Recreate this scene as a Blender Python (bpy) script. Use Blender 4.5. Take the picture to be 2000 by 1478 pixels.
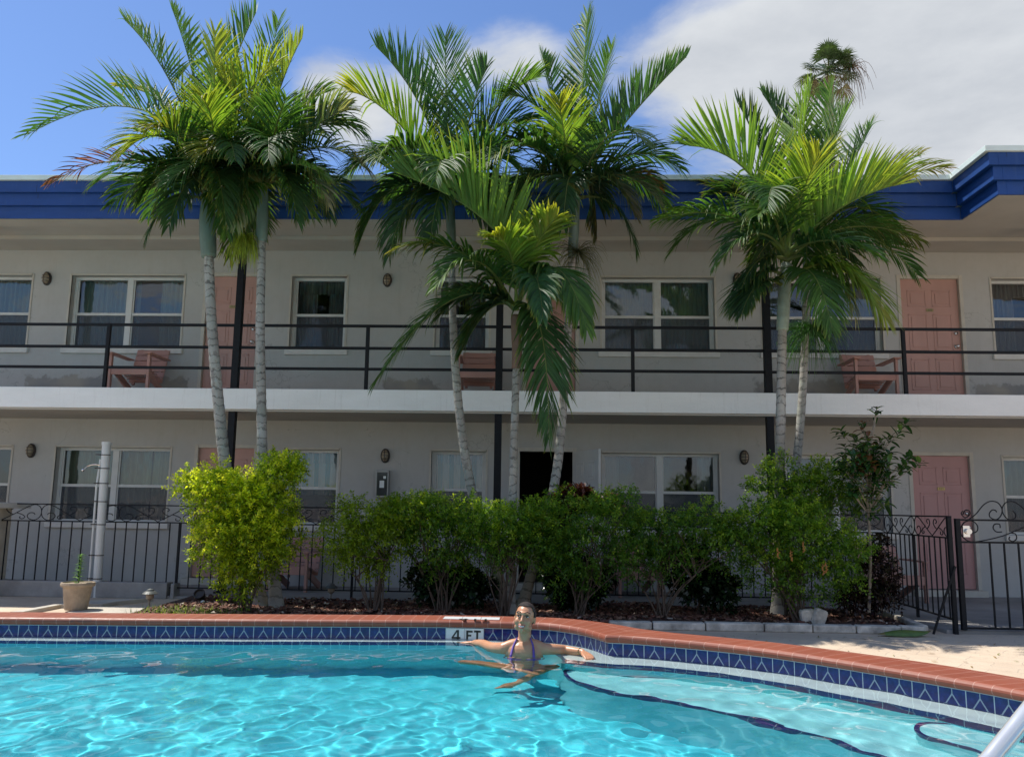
import bpy, bmesh, math, random
import numpy as np
from mathutils import Vector, Matrix, noise
sc = bpy.context.scene
for o in list(bpy.data.objects): bpy.data.objects.remove(o)
C = sc.collection

# ------------------------------------------------------------------ camera
F, PIT, YAW, ROL = 1640., .1524, .0346, .0131
def ray(px, py):
    a = px-1000; b = py-739
    c, s = math.cos(ROL), math.sin(ROL)
    X = (a*c+b*s)/F; u = -(-a*s+b*c)/F
    cp, sp = math.cos(PIT), math.sin(PIT)
    cy = cp-u*sp; z = sp+u*cp
    c, s = math.cos(YAW), math.sin(YAW)
    return Vector((X*c-cy*s, X*s+cy*c, z))
def atY(px, py, Y): r = ray(px, py); return r*(Y/r.y)
def atZ(px, py, Z): r = ray(px, py); return r*(Z/r.z)
cam = bpy.data.cameras.new('camera'); co = bpy.data.objects.new('camera', cam); C.objects.link(co); sc.camera = co
cam.sensor_width = 36; cam.lens = F/2000*36; cam.clip_end = 3000; cam.clip_start = .05
c0 = ray(1000, 739); xa = (ray(1000+F, 739)-c0).normalized(); ya = (c0-ray(1000, 739+F)).normalized(); za = (-c0).normalized()
co.matrix_world = Matrix((xa, ya, za)).transposed().to_4x4()

# ------------------------------------------------------------------ light
sc.view_settings.view_transform = 'Standard'; sc.view_settings.look = 'None'
sc.view_settings.exposure = 0.38; sc.view_settings.gamma = 1
SUN = Vector((-.5, .19, 1)).normalized()
ELEV = math.asin(SUN.z)
w = bpy.data.worlds.new('World'); sc.world = w; w.use_nodes = True
nt = w.node_tree; N = nt.nodes; bg = N['Background']; bg.inputs[1].default_value = .112
sky = N.new('ShaderNodeTexSky'); sky.sky_type = 'NISHITA'; sky.sun_disc = False
sky.sun_elevation = ELEV; sky.sun_rotation = math.atan2(SUN.x, SUN.y); sky.air_density = 1.0; sky.dust_density = .35; sky.ozone_density = 2.2
def wmath(op, a, b=None, c=None):
    n = N.new('ShaderNodeMath'); n.operation = op
    for i, v in enumerate((a, b, c)):
        if v is None: continue
        if isinstance(v, (int, float)): n.inputs[i].default_value = v
        else: nt.links.new(v, n.inputs[i])
    return n.outputs[0]
tc = N.new('ShaderNodeTexCoord'); sep = N.new('ShaderNodeSeparateXYZ'); nt.links.new(tc.outputs['Generated'], sep.inputs[0])
zc = wmath('MAXIMUM', sep.outputs[2], .06)
cx = wmath('DIVIDE', sep.outputs[0], zc); cy = wmath('DIVIDE', sep.outputs[1], zc)
cb = N.new('ShaderNodeCombineXYZ'); nt.links.new(cx, cb.inputs[0]); nt.links.new(cy, cb.inputs[1])
def cnoise(scale, detail, rough, off, dist=0.):
    mp = N.new('ShaderNodeMapping'); mp.inputs['Location'].default_value = off
    nt.links.new(cb.outputs[0], mp.inputs[0])
    n = N.new('ShaderNodeTexNoise'); n.inputs['Scale'].default_value = scale; n.inputs['Detail'].default_value = detail
    n.inputs['Roughness'].default_value = rough; n.inputs['Distortion'].default_value = dist
    nt.links.new(mp.outputs[0], n.inputs['Vector']); return n.outputs['Fac']
n1 = cnoise(2.3, 10, .6, (3, 1, 0), .25); n2 = cnoise(.55, 5, .5, (8, 4, 2))
cov = wmath('MULTIPLY_ADD', n2, .7, wmath('MULTIPLY', n1, .75))
# cloud banks: where in the sky they stand (direction, sharpness, weight)
bias = None
for (px, py, k, wt) in ((1850, 300, 70, .36), (2150, 350, 25, .38), (1560, 120, 200, .34), (1330, 110, 500, .16), (1020, 85, 420, .40), (650, 190, 500, .42), (870, 120, 600, .30), (780, 240, 420, .34), (1700, 40, 60, .25), (1340, 170, 300, .15)):
    d = ray(px, py).normalized()
    vd = N.new('ShaderNodeVectorMath'); vd.operation = 'DOT_PRODUCT'; vd.inputs[1].default_value = d
    nt.links.new(tc.outputs['Generated'], vd.inputs[0])
    g = wmath('MULTIPLY', wmath('POWER', wmath('MAXIMUM', vd.outputs['Value'], 0), k*1.0), wt)
    bias = g if bias is None else wmath('ADD', bias, g)
vd = N.new('ShaderNodeVectorMath'); vd.operation = 'DOT_PRODUCT'; vd.inputs[1].default_value = (.1, -.9, .43); nt.links.new(tc.outputs['Generated'], vd.inputs[0])
bias = wmath('ADD', bias, wmath('MULTIPLY', wmath('MAXIMUM', vd.outputs['Value'], 0), .42))   # unseen cloud added behind the camera to light the facade neutrally
cov = wmath('ADD', wmath('ADD', cov, bias), -.06)
mr = N.new('ShaderNodeMapRange'); mr.interpolation_type = 'SMOOTHSTEP'
mr.inputs[1].default_value = .87; mr.inputs[2].default_value = 1.2; nt.links.new(cov, mr.inputs[0])
mix = N.new('ShaderNodeMixRGB'); nt.links.new(mr.outputs[0], mix.inputs[0])
tint = N.new('ShaderNodeMixRGB'); tint.blend_type = 'MULTIPLY'; tint.inputs[0].default_value = 1; tint.inputs[2].default_value = (.78, .90, 1.12, 1)
nt.links.new(sky.outputs[0], tint.inputs[1]); nt.links.new(tint.outputs[0], mix.inputs[1])
cr = N.new('ShaderNodeMixRGB'); cr.inputs[1].default_value = (2.7, 3.0, 3.5, 1); cr.inputs[2].default_value = (6.1, 6.25, 6.4, 1)
nt.links.new(cnoise(2.2, 6, .6, (1, 7, 3)), cr.inputs[0]); nt.links.new(cr.outputs[0], mix.inputs[2])
nt.links.new(mix.outputs[0], bg.inputs[0])
sl = bpy.data.lights.new('sun', 'SUN'); so = bpy.data.objects.new('sun', sl); C.objects.link(so)
sl.energy = 4.6; sl.angle = math.radians(.53); sl.color = (1, .95, .87); sl.cycles.is_caustics_light = True
so.rotation_euler = SUN.to_track_quat('Z', 'Y').to_euler()
sc.cycles.max_bounces = 10; sc.cycles.transmission_bounces = 10; sc.cycles.transparent_max_bounces = 24
sc.cycles.use_denoising = True; sc.cycles.sample_clamp_indirect = 8
sc.cycles.caustics_reflective = False; sc.cycles.caustics_refractive = True

# ------------------------------------------------------------------ helpers
ORG = {}
def tag(o, label=None, cat=None, group=None, kind=None):
    if label: o['label'] = label
    if cat: o['category'] = cat
    if group: o['group'] = group
    if kind: o['kind'] = kind
    return o
def thing(name, loc, label, cat, group=None, rot=0):
    o = bpy.data.objects.new(name, None); C.objects.link(o); o.empty_display_size = .1
    o.location = loc; o.rotation_euler = (0, 0, rot); ORG[o] = Vector(loc)
    return tag(o, label, cat, group)
class MB:
    def __init__(s): s.v = []; s.f = []; s.m = []; s.uv = {}; s.col = []; s.T = None
    def V(s, p):
        p = Vector(p)
        if s.T is not None: p = s.T @ p
        s.v.append(p); return len(s.v)-1
    def face(s, pts, m=0, uv=None):
        i = [s.V(p) for p in pts]; s.f.append(i); s.m.append(m)
        if uv: s.uv[len(s.f)-1] = uv
        return s
    def box(s, x0, x1, y0, y1, z0, z1, m=0):
        if x0 > x1: x0, x1 = x1, x0
        if y0 > y1: y0, y1 = y1, y0
        if z0 > z1: z0, z1 = z1, z0
        b = [s.V(p) for p in ((x0,y0,z0),(x1,y0,z0),(x1,y1,z0),(x0,y1,z0),(x0,y0,z1),(x1,y0,z1),(x1,y1,z1),(x0,y1,z1))]
        for q in ((0,3,2,1),(4,5,6,7),(0,1,5,4),(1,2,6,5),(2,3,7,6),(3,0,4,7)):
            s.f.append([b[k] for k in q]); s.m.append(m)
        return s
    def bar(s, p, q, wx, wz, up=(0,0,1), m=0):
        p = Vector(p); q = Vector(q); t = (q-p).normalized(); u = Vector(up)
        sd = t.cross(u)
        if sd.length < 1e-4: sd = t.cross(Vector((0,1,0)))
        sd.normalize(); u = sd.cross(t).normalized()
        b = []
        for c in (p, q):
            for a, d in ((-1,-1),(1,-1),(1,1),(-1,1)): b.append(s.V(c+sd*a*wx/2+u*d*wz/2))
        for k in ((0,1,2,3),(7,6,5,4),(0,4,5,1),(1,5,6,2),(2,6,7,3),(3,7,4,0)):
            s.f.append([b[i] for i in k]); s.m.append(m)
        return s
    def tube(s, pts, r, n=8, m=0, cap=True):
        pts = [Vector(p) for p in pts]; k = len(pts)
        rs = r if hasattr(r, '__len__') else [r]*k
        ref = None; rings = []
        for i in range(k):
            t = (pts[min(i+1,k-1)]-pts[max(i-1,0)])
            t = t.normalized() if t.length > 1e-9 else Vector((0,0,1))
            if ref is None: ref = t.orthogonal().normalized()
            ref = (ref-t*ref.dot(t)); ref = ref.normalized() if ref.length > 1e-6 else t.orthogonal().normalized()
            b = t.cross(ref)
            rings.append([s.V(pts[i]+(ref*math.cos(a)+b*math.sin(a))*rs[i]) for a in [2*math.pi*j/n for j in range(n)]])
        for i in range(k-1):
            for j in range(n):
                s.f.append([rings[i][j], rings[i][(j+1)%n], rings[i+1][(j+1)%n], rings[i+1][j]]); s.m.append(m)
        if cap: s.f.append(rings[0][::-1]); s.m.append(m); s.f.append(rings[-1]); s.m.append(m)
        return s
    def lathe(s, prof, c=(0,0,0), n=24, m=0, jit=0):
        c = Vector(c); rings = []
        for r, z in prof: rings.append([s.V(c+Vector((r*math.cos(a), r*math.sin(a), z))) for a in [2*math.pi*j/n for j in range(n)]])
        for i in range(len(prof)-1):
            for j in range(n): s.f.append([rings[i][j], rings[i][(j+1)%n], rings[i+1][(j+1)%n], rings[i+1][j]]); s.m.append(m)
        s.f.append(rings[0][::-1]); s.m.append(m); s.f.append(rings[-1]); s.m.append(m)
        return s
    def ball(s, c, rx, ry=None, rz=None, n=12, m=0):
        ry = ry or rx; rz = rz or rx; c = Vector(c); rings = []
        for i in range(n//2+1):
            a = math.pi*i/(n//2)
            rings.append([s.V(c+Vector((rx*math.sin(a)*math.cos(b), ry*math.sin(a)*math.sin(b), -rz*math.cos(a)))) for b in [2*math.pi*j/n for j in range(n)]])
        for i in range(n//2):
            for j in range(n): s.f.append([rings[i][j], rings[i][(j+1)%n], rings[i+1][(j+1)%n], rings[i+1][j]]); s.m.append(m)
        return s
    def build(s, name, mats, parent=None, smooth=False, bevel=0, local=False):
        me = bpy.data.meshes.new(name)
        o = bpy.data.objects.new(name, me); C.objects.link(o)
        off = Vector((0,0,0))
        if parent is not None:
            o.parent = parent; off = ORG.get(parent, Vector((0,0,0))); ORG[o] = off
        if local: off = Vector((0,0,0))
        me.from_pydata([tuple(p-off) for p in s.v], [], s.f)
        if not isinstance(mats, (list, tuple)): mats = [mats]
        for m in mats: me.materials.append(m)
        if len(mats) > 1: me.polygons.foreach_set('material_index', s.m)
        if s.uv:
            l = me.uv_layers.new(name='UVMap')
            for fi, uv in s.uv.items():
                for k, li in enumerate(me.polygons[fi].loop_indices): l.data[li].uv = uv[k]
        if smooth: me.polygons.foreach_set('use_smooth', [True]*len(me.polygons))
        if s.col:
            a = me.color_attributes.new('leafcol', 'FLOAT_COLOR', 'POINT'); a.data.foreach_set('color', np.array(s.col, dtype=np.float32).ravel())
        if bevel:
            bm = o.modifiers.new('b', 'BEVEL'); bm.width = bevel; bm.segments = 2; bm.limit_method = 'ANGLE'
        return o
def copy_tree(o, parent=None):
    c = o.copy(); C.objects.link(c); c.parent = parent
    for ch in o.children: copy_tree(ch, c)
    return c
def crom(P, k=8):
    P = [Vector(p) for p in P]; out = []
    for i in range(len(P)-1):
        a = P[max(i-1,0)]; b = P[i]; c = P[i+1]; d = P[min(i+2,len(P)-1)]
        for j in range(k):
            t = j/k
            out.append(.5*((2*b)+(c-a)*t+(2*a-5*b+4*c-d)*t*t+(3*b-a-3*c+d)*t**3))
    out.append(P[-1]); return out

# ------------------------------------------------------------------ materials
class Mat:
    def __init__(s, name):
        s.m = bpy.data.materials.new(name); s.m.use_nodes = True; s.t = s.m.node_tree; s.n = s.t.nodes
        s.b = s.n['Principled BSDF']; s.tc = s.n.new('ShaderNodeTexCoord')
    def L(s, a, b): s.t.links.new(a, b)
    def math(s, op, a, b=None, c=None, clamp=False):
        n = s.n.new('ShaderNodeMath'); n.operation = op; n.use_clamp = clamp
        for i, v in enumerate((a, b, c)):
            if v is None: continue
            if isinstance(v, (int, float)): n.inputs[i].default_value = v
            else: s.L(v, n.inputs[i])
        return n.outputs[0]
    def noise(s, scale, detail=4, rough=.55, vec=None, stretch=None):
        n = s.n.new('ShaderNodeTexNoise'); n.inputs['Scale'].default_value = scale; n.inputs['Detail'].default_value = detail; n.inputs['Roughness'].default_value = rough
        v = vec or s.tc.outputs['Object']
        if stretch:
            mp = s.n.new('ShaderNodeMapping'); mp.inputs['Scale'].default_value = stretch; s.L(v, mp.inputs[0]); v = mp.outputs[0]
        s.L(v, n.inputs['Vector']); return n.outputs['Fac']
    def ramp(s, f, stops):
        r = s.n.new('ShaderNodeValToRGB'); e = r.color_ramp.elements
        while len(e) < len(stops): e.new(.5)
        for k, (p, c) in enumerate(stops): e[k].position = p; e[k].color = (*c, 1) if len(c) == 3 else c
        s.L(f, r.inputs[0]); return r.outputs[0]
    def mix(s, f, a, b, mode='MIX'):
        n = s.n.new('ShaderNodeMixRGB'); n.blend_type = mode
        for i, v in enumerate((f, a, b)):
            if isinstance(v, (int, float)): n.inputs[i].default_value = v
            elif isinstance(v, (tuple, list)): n.inputs[i].default_value = (*v[:3], 1)
            else: s.L(v, n.inputs[i])
        return n.outputs[0]
    def bump(s, h, strength=.3, dist=.01):
        n = s.n.new('ShaderNodeBump'); n.inputs['Strength'].default_value = strength; n.inputs['Distance'].default_value = dist
        s.L(h, n.inputs['Height']); s.L(n.outputs[0], s.b.inputs['Normal'])
    def col(s, c):
        if isinstance(c, (tuple, list)): s.b.inputs['Base Color'].default_value = (*c[:3], 1)
        else: s.L(c, s.b.inputs['Base Color'])
    def set(s, rough=.6, metal=0, spec=None):
        s.b.inputs['Roughness'].default_value = rough; s.b.inputs['Metallic'].default_value = metal
        if spec is not None: s.b.inputs['Specular IOR Level'].default_value = spec
        return s
def simple(name, c, rough=.6, var=.18, scale=6, bump=0, metal=0, bscale=60, stretch=None):
    M = Mat(name); M.set(rough, metal)
    f = M.noise(scale, 6, .6, stretch=stretch)
    M.col(M.ramp(f, [(.3, tuple(x*(1-var) for x in c)), (.7, tuple(min(1, x*(1+var)) for x in c))]))
    if bump: M.bump(M.noise(bscale, 4, .6), bump, .006)
    return M.m
W = 13.2          # facade plane
GZ = -1.27        # ground level
def wall_mat():
    M = Mat('painted_stucco'); M.set(.85)
    big = M.noise(.8, 5, .6); fine = M.noise(9, 6, .65)
    c = M.ramp(big, [(.3, (.43,.425,.40)), (.7, (.50,.495,.465))])
    c = M.mix(M.math('MULTIPLY', M.math('SUBTRACT', fine, .45, clamp=True), .8), c, (.38,.36,.31))
    streak = M.noise(3, 5, .7, stretch=(2.5, 2.5, .25))
    c = M.mix(M.math('MULTIPLY', M.math('SUBTRACT', streak, .55, clamp=True), 1.2), c, (.34,.32,.27))
    vo = M.n.new('ShaderNodeTexVoronoi'); vo.feature = 'DISTANCE_TO_EDGE'; vo.inputs['Scale'].default_value = .55
    wv = M.n.new('ShaderNodeTexNoise'); wv.inputs['Scale'].default_value = 3; wv.inputs['Detail'].default_value = 6; M.L(M.tc.outputs['Object'], wv.inputs['Vector'])
    av = M.n.new('ShaderNodeVectorMath'); av.operation = 'ADD'; M.L(M.tc.outputs['Object'], av.inputs[0]); M.L(wv.outputs['Color'], av.inputs[1]); M.L(av.outputs[0], vo.inputs['Vector'])
    crk = M.math('MULTIPLY', M.math('LESS_THAN', vo.outputs['Distance'], .0035), M.math('GREATER_THAN', big, .52))
    c = M.mix(M.math('MULTIPLY', crk, .35), c, (.2,.19,.17))
    drip = M.noise(4, 4, .75, stretch=(6, 1, .12)); c = M.mix(M.math('MULTIPLY', M.math('SUBTRACT', drip, .6, clamp=True), 1.8), c, (.27,.25,.21))
    # patches of darker touch-up paint low on the upper wall
    sp = M.n.new('ShaderNodeSeparateXYZ'); M.L(M.tc.outputs['Object'], sp.inputs[0])
    x = sp.outputs[0]; z = M.math('ADD', sp.outputs[2], GZ)
    edge = M.math('MULTIPLY', M.math('SUBTRACT', M.noise(4, 5, .65), .5), .55)
    tot = None
    for xa, xb, h in ((-8.35,-5.62,.31), (-2.55,-1.55,.3), (3.35,5.62,.33), (6.75,8.4,.32), (-4.4,-3.9,.1)):
        mid = (xa+xb)/2; hw = (xb-xa)/2
        dx = M.math('SUBTRACT', hw, M.math('ABSOLUTE', M.math('SUBTRACT', x, mid)))
        dx = M.math('MULTIPLY', dx, 1.1)
        dz = M.math('SUBTRACT', 1.66+h+.05, z)
        dn = M.math('SUBTRACT', z, 1.6)
        d = M.math('MINIMUM', M.math('MINIMUM', dx, dz), dn)
        d = M.math('ADD', d, edge)
        k = M.math('MULTIPLY', d, 22, clamp=True)
        tot = k if tot is None else M.math('MAXIMUM', tot, k)
    pc = M.ramp(M.noise(2.3, 3, .5), [(.4, (.24,.24,.23)), (.62, (.36,.33,.27))])
    c = M.mix(M.math('MULTIPLY', tot, .85), c, pc)
    M.col(c); M.bump(M.noise(70, 5, .7), .35, .006)
    return M.m
m_wall = wall_mat()
def slab_mat():
    M = Mat('white_slab_paint'); M.set(.6)
    c = M.ramp(M.noise(2.2, 5, .6, stretch=(.6,1,2)), [(.3, (.80,.80,.765)), (.7, (.88,.88,.85))])
    c = M.mix(M.math('MULTIPLY', M.math('SUBTRACT', M.noise(5, 6, .75, stretch=(5,1,.3)), .56, clamp=True), 2.0), c, (.50,.48,.42))
    c = M.mix(M.math('MULTIPLY', M.math('GREATER_THAN', M.noise(7, 6, .7), .70), .4), c, (.45,.42,.36))
    M.col(c); M.bump(M.noise(6, 6, .6), .5, .012); return M.m
m_white = slab_mat()
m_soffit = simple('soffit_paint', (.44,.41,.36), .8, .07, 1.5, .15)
def fascia_mat():
    M = Mat('blue_fascia_paint'); sp = M.n.new('ShaderNodeSeparateXYZ'); M.L(M.tc.outputs['Object'], sp.inputs[0])
    jt = M.math('LESS_THAN', M.math('FRACT', M.math('DIVIDE', M.math('ADD', sp.outputs[0], M.math('MULTIPLY', M.math('FLOOR', M.math('MULTIPLY', sp.outputs[2], 5.5)), 1.3)), 3.66)), .0022)
    c = M.ramp(M.noise(1.6, 6, .65, stretch=(.5,1,3)), [(.3, (.002,.038,.17)), (.7, (.006,.056,.25))])
    c = M.mix(M.math('MULTIPLY', M.math('SUBTRACT', M.noise(5, 5, .7, stretch=(4,1,.4)), .55, clamp=True), 1.4), c, (.05,.10,.24))
    c = M.mix(M.math('MULTIPLY', jt, .8), c, (.002,.006,.02)); M.col(c); M.L(M.math('MULTIPLY_ADD', M.noise(7, 4), .4, .35), M.b.inputs['Roughness']); M.bump(M.noise(1.2, 3, stretch=(1,1,3)), .5, .02); return M.m
m_blue = fascia_mat()
m_cap = simple('pale_roof_cap', (.66,.74,.69), .45, .1, 3)
m_black = simple('black_iron_paint', (.008,.009,.011), .6, .3, 25, .2)
m_black.node_tree.nodes['Principled BSDF'].inputs['Specular IOR Level'].default_value = .25
m_frame = simple('white_window_aluminium', (.62,.63,.6), .45, .08, 5)
m_ext = simple('beige_trim_paint', (.52,.49,.42), .7, .1, 6)
m_sill = simple('sill_paint', (.64,.62,.57), .7, .08, 6, .2)
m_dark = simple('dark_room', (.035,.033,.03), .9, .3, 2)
m_conc = simple('grey_concrete', (.30,.29,.27), .85, .3, 2.5, .5, bscale=40)
m_white_door = simple('white_door_paint', (.6,.6,.57), .5, .05, 4)
m_chrome = simple('brushed_steel', (.72,.72,.72), .18, .05, 8, metal=1)
m_brass = simple('dull_brass', (.35,.27,.12), .35, .2, 20, metal=.9)
m_glassy = simple('frosted_lamp_glass', (.32,.26,.18), .25, .2, 12)
m_brown_metal = simple('bronze_lamp_metal', (.045,.035,.03), .5, .3, 20)
def door_mat(name, c):
    M = Mat(name); M.set(.5)
    f = M.noise(2.5, 5, .6, stretch=(1,1,.4)); M.col(M.ramp(f, [(.35, tuple(v*.95 for v in c)), (.7, tuple(min(1,v*1.08) for v in c))])); M.bump(M.noise(50, 3), .12, .003); return M.m
m_pink = door_mat('pink_door_paint', (.48,.275,.225)); m_pink2 = door_mat('rose_door_paint', (.45,.245,.23)); m_pinkchair = door_mat('pink_chair_paint', (.43,.23,.185))
def glass_mat():
    M = Mat('window_glass'); n = M.n; n.remove(M.b)
    tr = n.new('ShaderNodeBsdfTransparent'); tr.inputs[0].default_value = (.74,.80,.80,1)
    gl = n.new('ShaderNodeBsdfGlossy'); gl.inputs['Roughness'].default_value = .03; gl.inputs[0].default_value = (1,1,1,1)
    fr = n.new('ShaderNodeFresnel'); fr.inputs[0].default_value = 1.6
    mp = M.math('MULTIPLY_ADD', fr.outputs[0], 1.3, .04, clamp=True)
    bp = n.new('ShaderNodeBump'); bp.inputs['Strength'].default_value = .25; bp.inputs['Distance'].default_value = .01
    M.L(M.noise(3, 2), bp.inputs['Height']); M.L(bp.outputs[0], gl.inputs['Normal'])
    mx = n.new('ShaderNodeMixShader'); M.L(mp, mx.inputs[0]); M.L(tr.outputs[0], mx.inputs[1]); M.L(gl.outputs[0], mx.inputs[2])
    M.L(mx.outputs[0], n['Material Output'].inputs[0]); return M.m
m_glass = glass_mat()
def screen_mat():
    M = Mat('insect_screen'); n = M.n; M.col((.10,.115,.135)); M.set(.7)
    tr = n.new('ShaderNodeBsdfTransparent'); mx = n.new('ShaderNodeMixShader'); mx.inputs[0].default_value = .52
    M.L(tr.outputs[0], mx.inputs[1]); M.L(M.b.outputs[0], mx.inputs[2]); M.L(mx.outputs[0], n['Material Output'].inputs[0]); return M.m
m_screen = screen_mat()
def cloth(name, c, c2=None, sx=9):
    M = Mat(name); M.set(.9)
    f = M.noise(sx, 3, .6, stretch=(3,1,.12)); M.col(M.ramp(f, [(.35, c2 or tuple(v*.75 for v in c)), (.65, c)])); return M.m
m_cur_green = cloth('pale_green_curtain', (.33,.39,.33)); m_cur_cream = cloth('cream_curtain', (.34,.35,.25))
m_cur_lace = cloth('lace_curtain', (.26,.28,.27), (.12,.10,.11), 14); m_cur_blue0 = cloth('striped_blue_curtain', (.5,.54,.54), (.06,.30,.38), 4.5)
m_cur_grey = cloth('grey_curtain', (.22,.25,.23), (.2,.23,.22))
Mb = Mat('striped_blue_curtain'); Mb.set(.9); sb_ = Mb.n.new('ShaderNodeSeparateXYZ'); Mb.L(Mb.tc.outputs['Object'], sb_.inputs[0])
fx_ = Mb.math('FRACT', Mb.math('MULTIPLY', sb_.outputs[0], 5.5)); Mb.col(Mb.mix(Mb.math('LESS_THAN', fx_, .42), (.52,.56,.56), (.05,.27,.34))); m_cur_blue = Mb.m
def leafmat(name, trans=.42, rough=.42, mul=1.0):
    M = Mat(name); n = M.n
    at = n.new('ShaderNodeAttribute'); at.attribute_name = 'leafcol'
    v = M.noise(5, 3, .6)
    c = M.mix(1, at.outputs['Color'], M.ramp(v, [(.3, (.72,.74,.7)), (.7, (1.2,1.2,1.15))]), 'MULTIPLY')
    M.col(c); M.set(rough)
    tl = n.new('ShaderNodeBsdfTranslucent'); M.L(M.mix(1, c, (1.7*mul,1.55*mul,.7*mul), 'MULTIPLY'), tl.inputs[0])
    mx = n.new('ShaderNodeMixShader'); mx.inputs[0].default_value = trans
    M.L(M.b.outputs[0], mx.inputs[1]); M.L(tl.outputs[0], mx.inputs[2]); M.L(mx.outputs[0], n['Material Output'].inputs[0]); return M.m
m_palm = leafmat('palm_leaf', .42, .55, 1.25); m_leaf = leafmat('shrub_leaf', .5, .5, 1.55); m_bigleaf = leafmat('glossy_leaf', .2, .25)
def trunk_mat(name, c1, c2, rings=9.5, dark=(.05,.045,.04)):
    M = Mat(name); M.set(.85)
    sp = M.n.new('ShaderNodeSeparateXYZ'); M.L(M.tc.outputs['Object'], sp.inputs[0])
    f = M.noise(3.5, 6, .6); f2 = M.noise(14, 5, .7)
    zz = M.math('MULTIPLY_ADD', sp.outputs[2], rings, M.math('MULTIPLY', M.noise(2.6, 4, .7), 3.2))
    fr = M.math('FRACT', zz)
    ring = M.math('LESS_THAN', fr, M.math('MULTIPLY', M.math('SUBTRACT', f2, .22, clamp=True), .62))
    c = M.ramp(f, [(.32, c1), (.68, c2)])
    c = M.mix(M.math('MULTIPLY', M.math('SUBTRACT', f2, .5, clamp=True), 2.2), c, tuple(v*.45 for v in c1))
    ms = M.math('MULTIPLY_ADD', M.noise(1.6, 4, .7), 3.2, -1.25, clamp=True)
    c = M.mix(M.math('MULTIPLY', ring, M.math('MULTIPLY_ADD', ms, .5, .4)), c, dark)
    lich = M.math('MULTIPLY', M.math('SUBTRACT', M.noise(5, 5, .65), .5, clamp=True), 2.5); c = M.mix(lich, c, (.30,.33,.27)); c = M.mix(M.math('MULTIPLY', M.math('GREATER_THAN', M.noise(11, 5, .7), .6), .5), c, (.14,.12,.10))
    M.col(c); M.bump(M.math('SUBTRACT', M.math('MULTIPLY', f2, .4), ring), .7, .012); return M.m
m_trunk = trunk_mat('ringed_palm_bark', (.24,.225,.195), (.42,.40,.36))
m_shaft = simple('crownshaft_skin', (.15,.20,.16), .5, .3, 7, .2, stretch=(1,1,.3))
m_shaft_brown = simple('dry_crownshaft', (.22,.13,.09), .7, .3, 7, .3, stretch=(1,1,.3))
m_bark = simple('shrub_bark', (.085,.062,.045), .85, .35, 14, .5)
m_palebark = simple('pale_bark', (.26,.22,.17), .85, .3, 14, .5)
m_rachis = simple('green_rachis', (.16,.22,.06), .5, .2, 9)

# ------------------------------------------------------------------ pool outline
inner = [(-12,6.05),(-8,6.36),(-4.171,6.649),(-2.711,6.751),(-.743,6.932),(-.299,6.925),(-.005,6.905),(.183,6.80),(.361,6.60),(.502,6.298)]
inner2 = [(.502,6.298),(.68,6.262),(.943,6.15),(1.21,6.015),(1.47,5.84),(1.689,5.64),(1.885,5.43),(2.08,5.20),(2.255,4.98),(2.418,4.76),(2.62,4.42),(3.0,3.75),(3.2,3.0),(3.25,2.0),(3.1,.5),(2.9,-2.0)]
outer = [(-12,6.36),(-8,6.66),(-4.171,6.94),(-2.711,7.04),(-.743,7.21),(-.29,7.21),(.05,7.19),(.30,7.10),(.56,6.88),(.76,6.62)]
outer2 = [(.76,6.62),(.97,6.45),(1.20,6.32),(1.42,6.19),(1.66,6.03),(1.89,5.83),(2.13,5.60),(2.36,5.36),(2.54,5.12),(2.70,4.88),(2.92,4.52),(3.3,3.85),(3.52,3.0),(3.57,2.0),(3.42,.5),(3.22,-2.0)]
ledgeL = [(-12,5.85),(-8,6.16),(-4.02,6.47),(-2.2,6.64),(-.741,6.79),(-.29,6.71),(.03,6.60),(.125,6.47),(.165,6.30),(.19,6.14)]
ledgeR = [(.19,6.14),(.484,5.99),(.79,5.93),(1.07,5.79),(1.32,5.63),(1.55,5.40),(1.76,5.17),(1.94,4.96),(2.11,4.73),(2.26,4.49),(2.46,4.12),(2.75,3.55),(2.92,3.0),(2.97,2.0),(2.82,.5),(2.6,-2.0)]
def res(P, k): return [Vector((p.x, p.y)) for p in crom([(a, b, 0) for a, b in P], k)]
IN = res(inner, 8)+res(inner2, 8)[1:]; OUT = res(outer, 8)+res(outer2, 8)[1:]; LED = res(ledgeL, 8)+res(ledgeR, 8)[1:]
CT, CB, WZ, LZ, FZ = -.895, -.952, -1.04, -1.072, -2.1
back = [Vector((2.9,-6)), Vector((-12,-6))]

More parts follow.
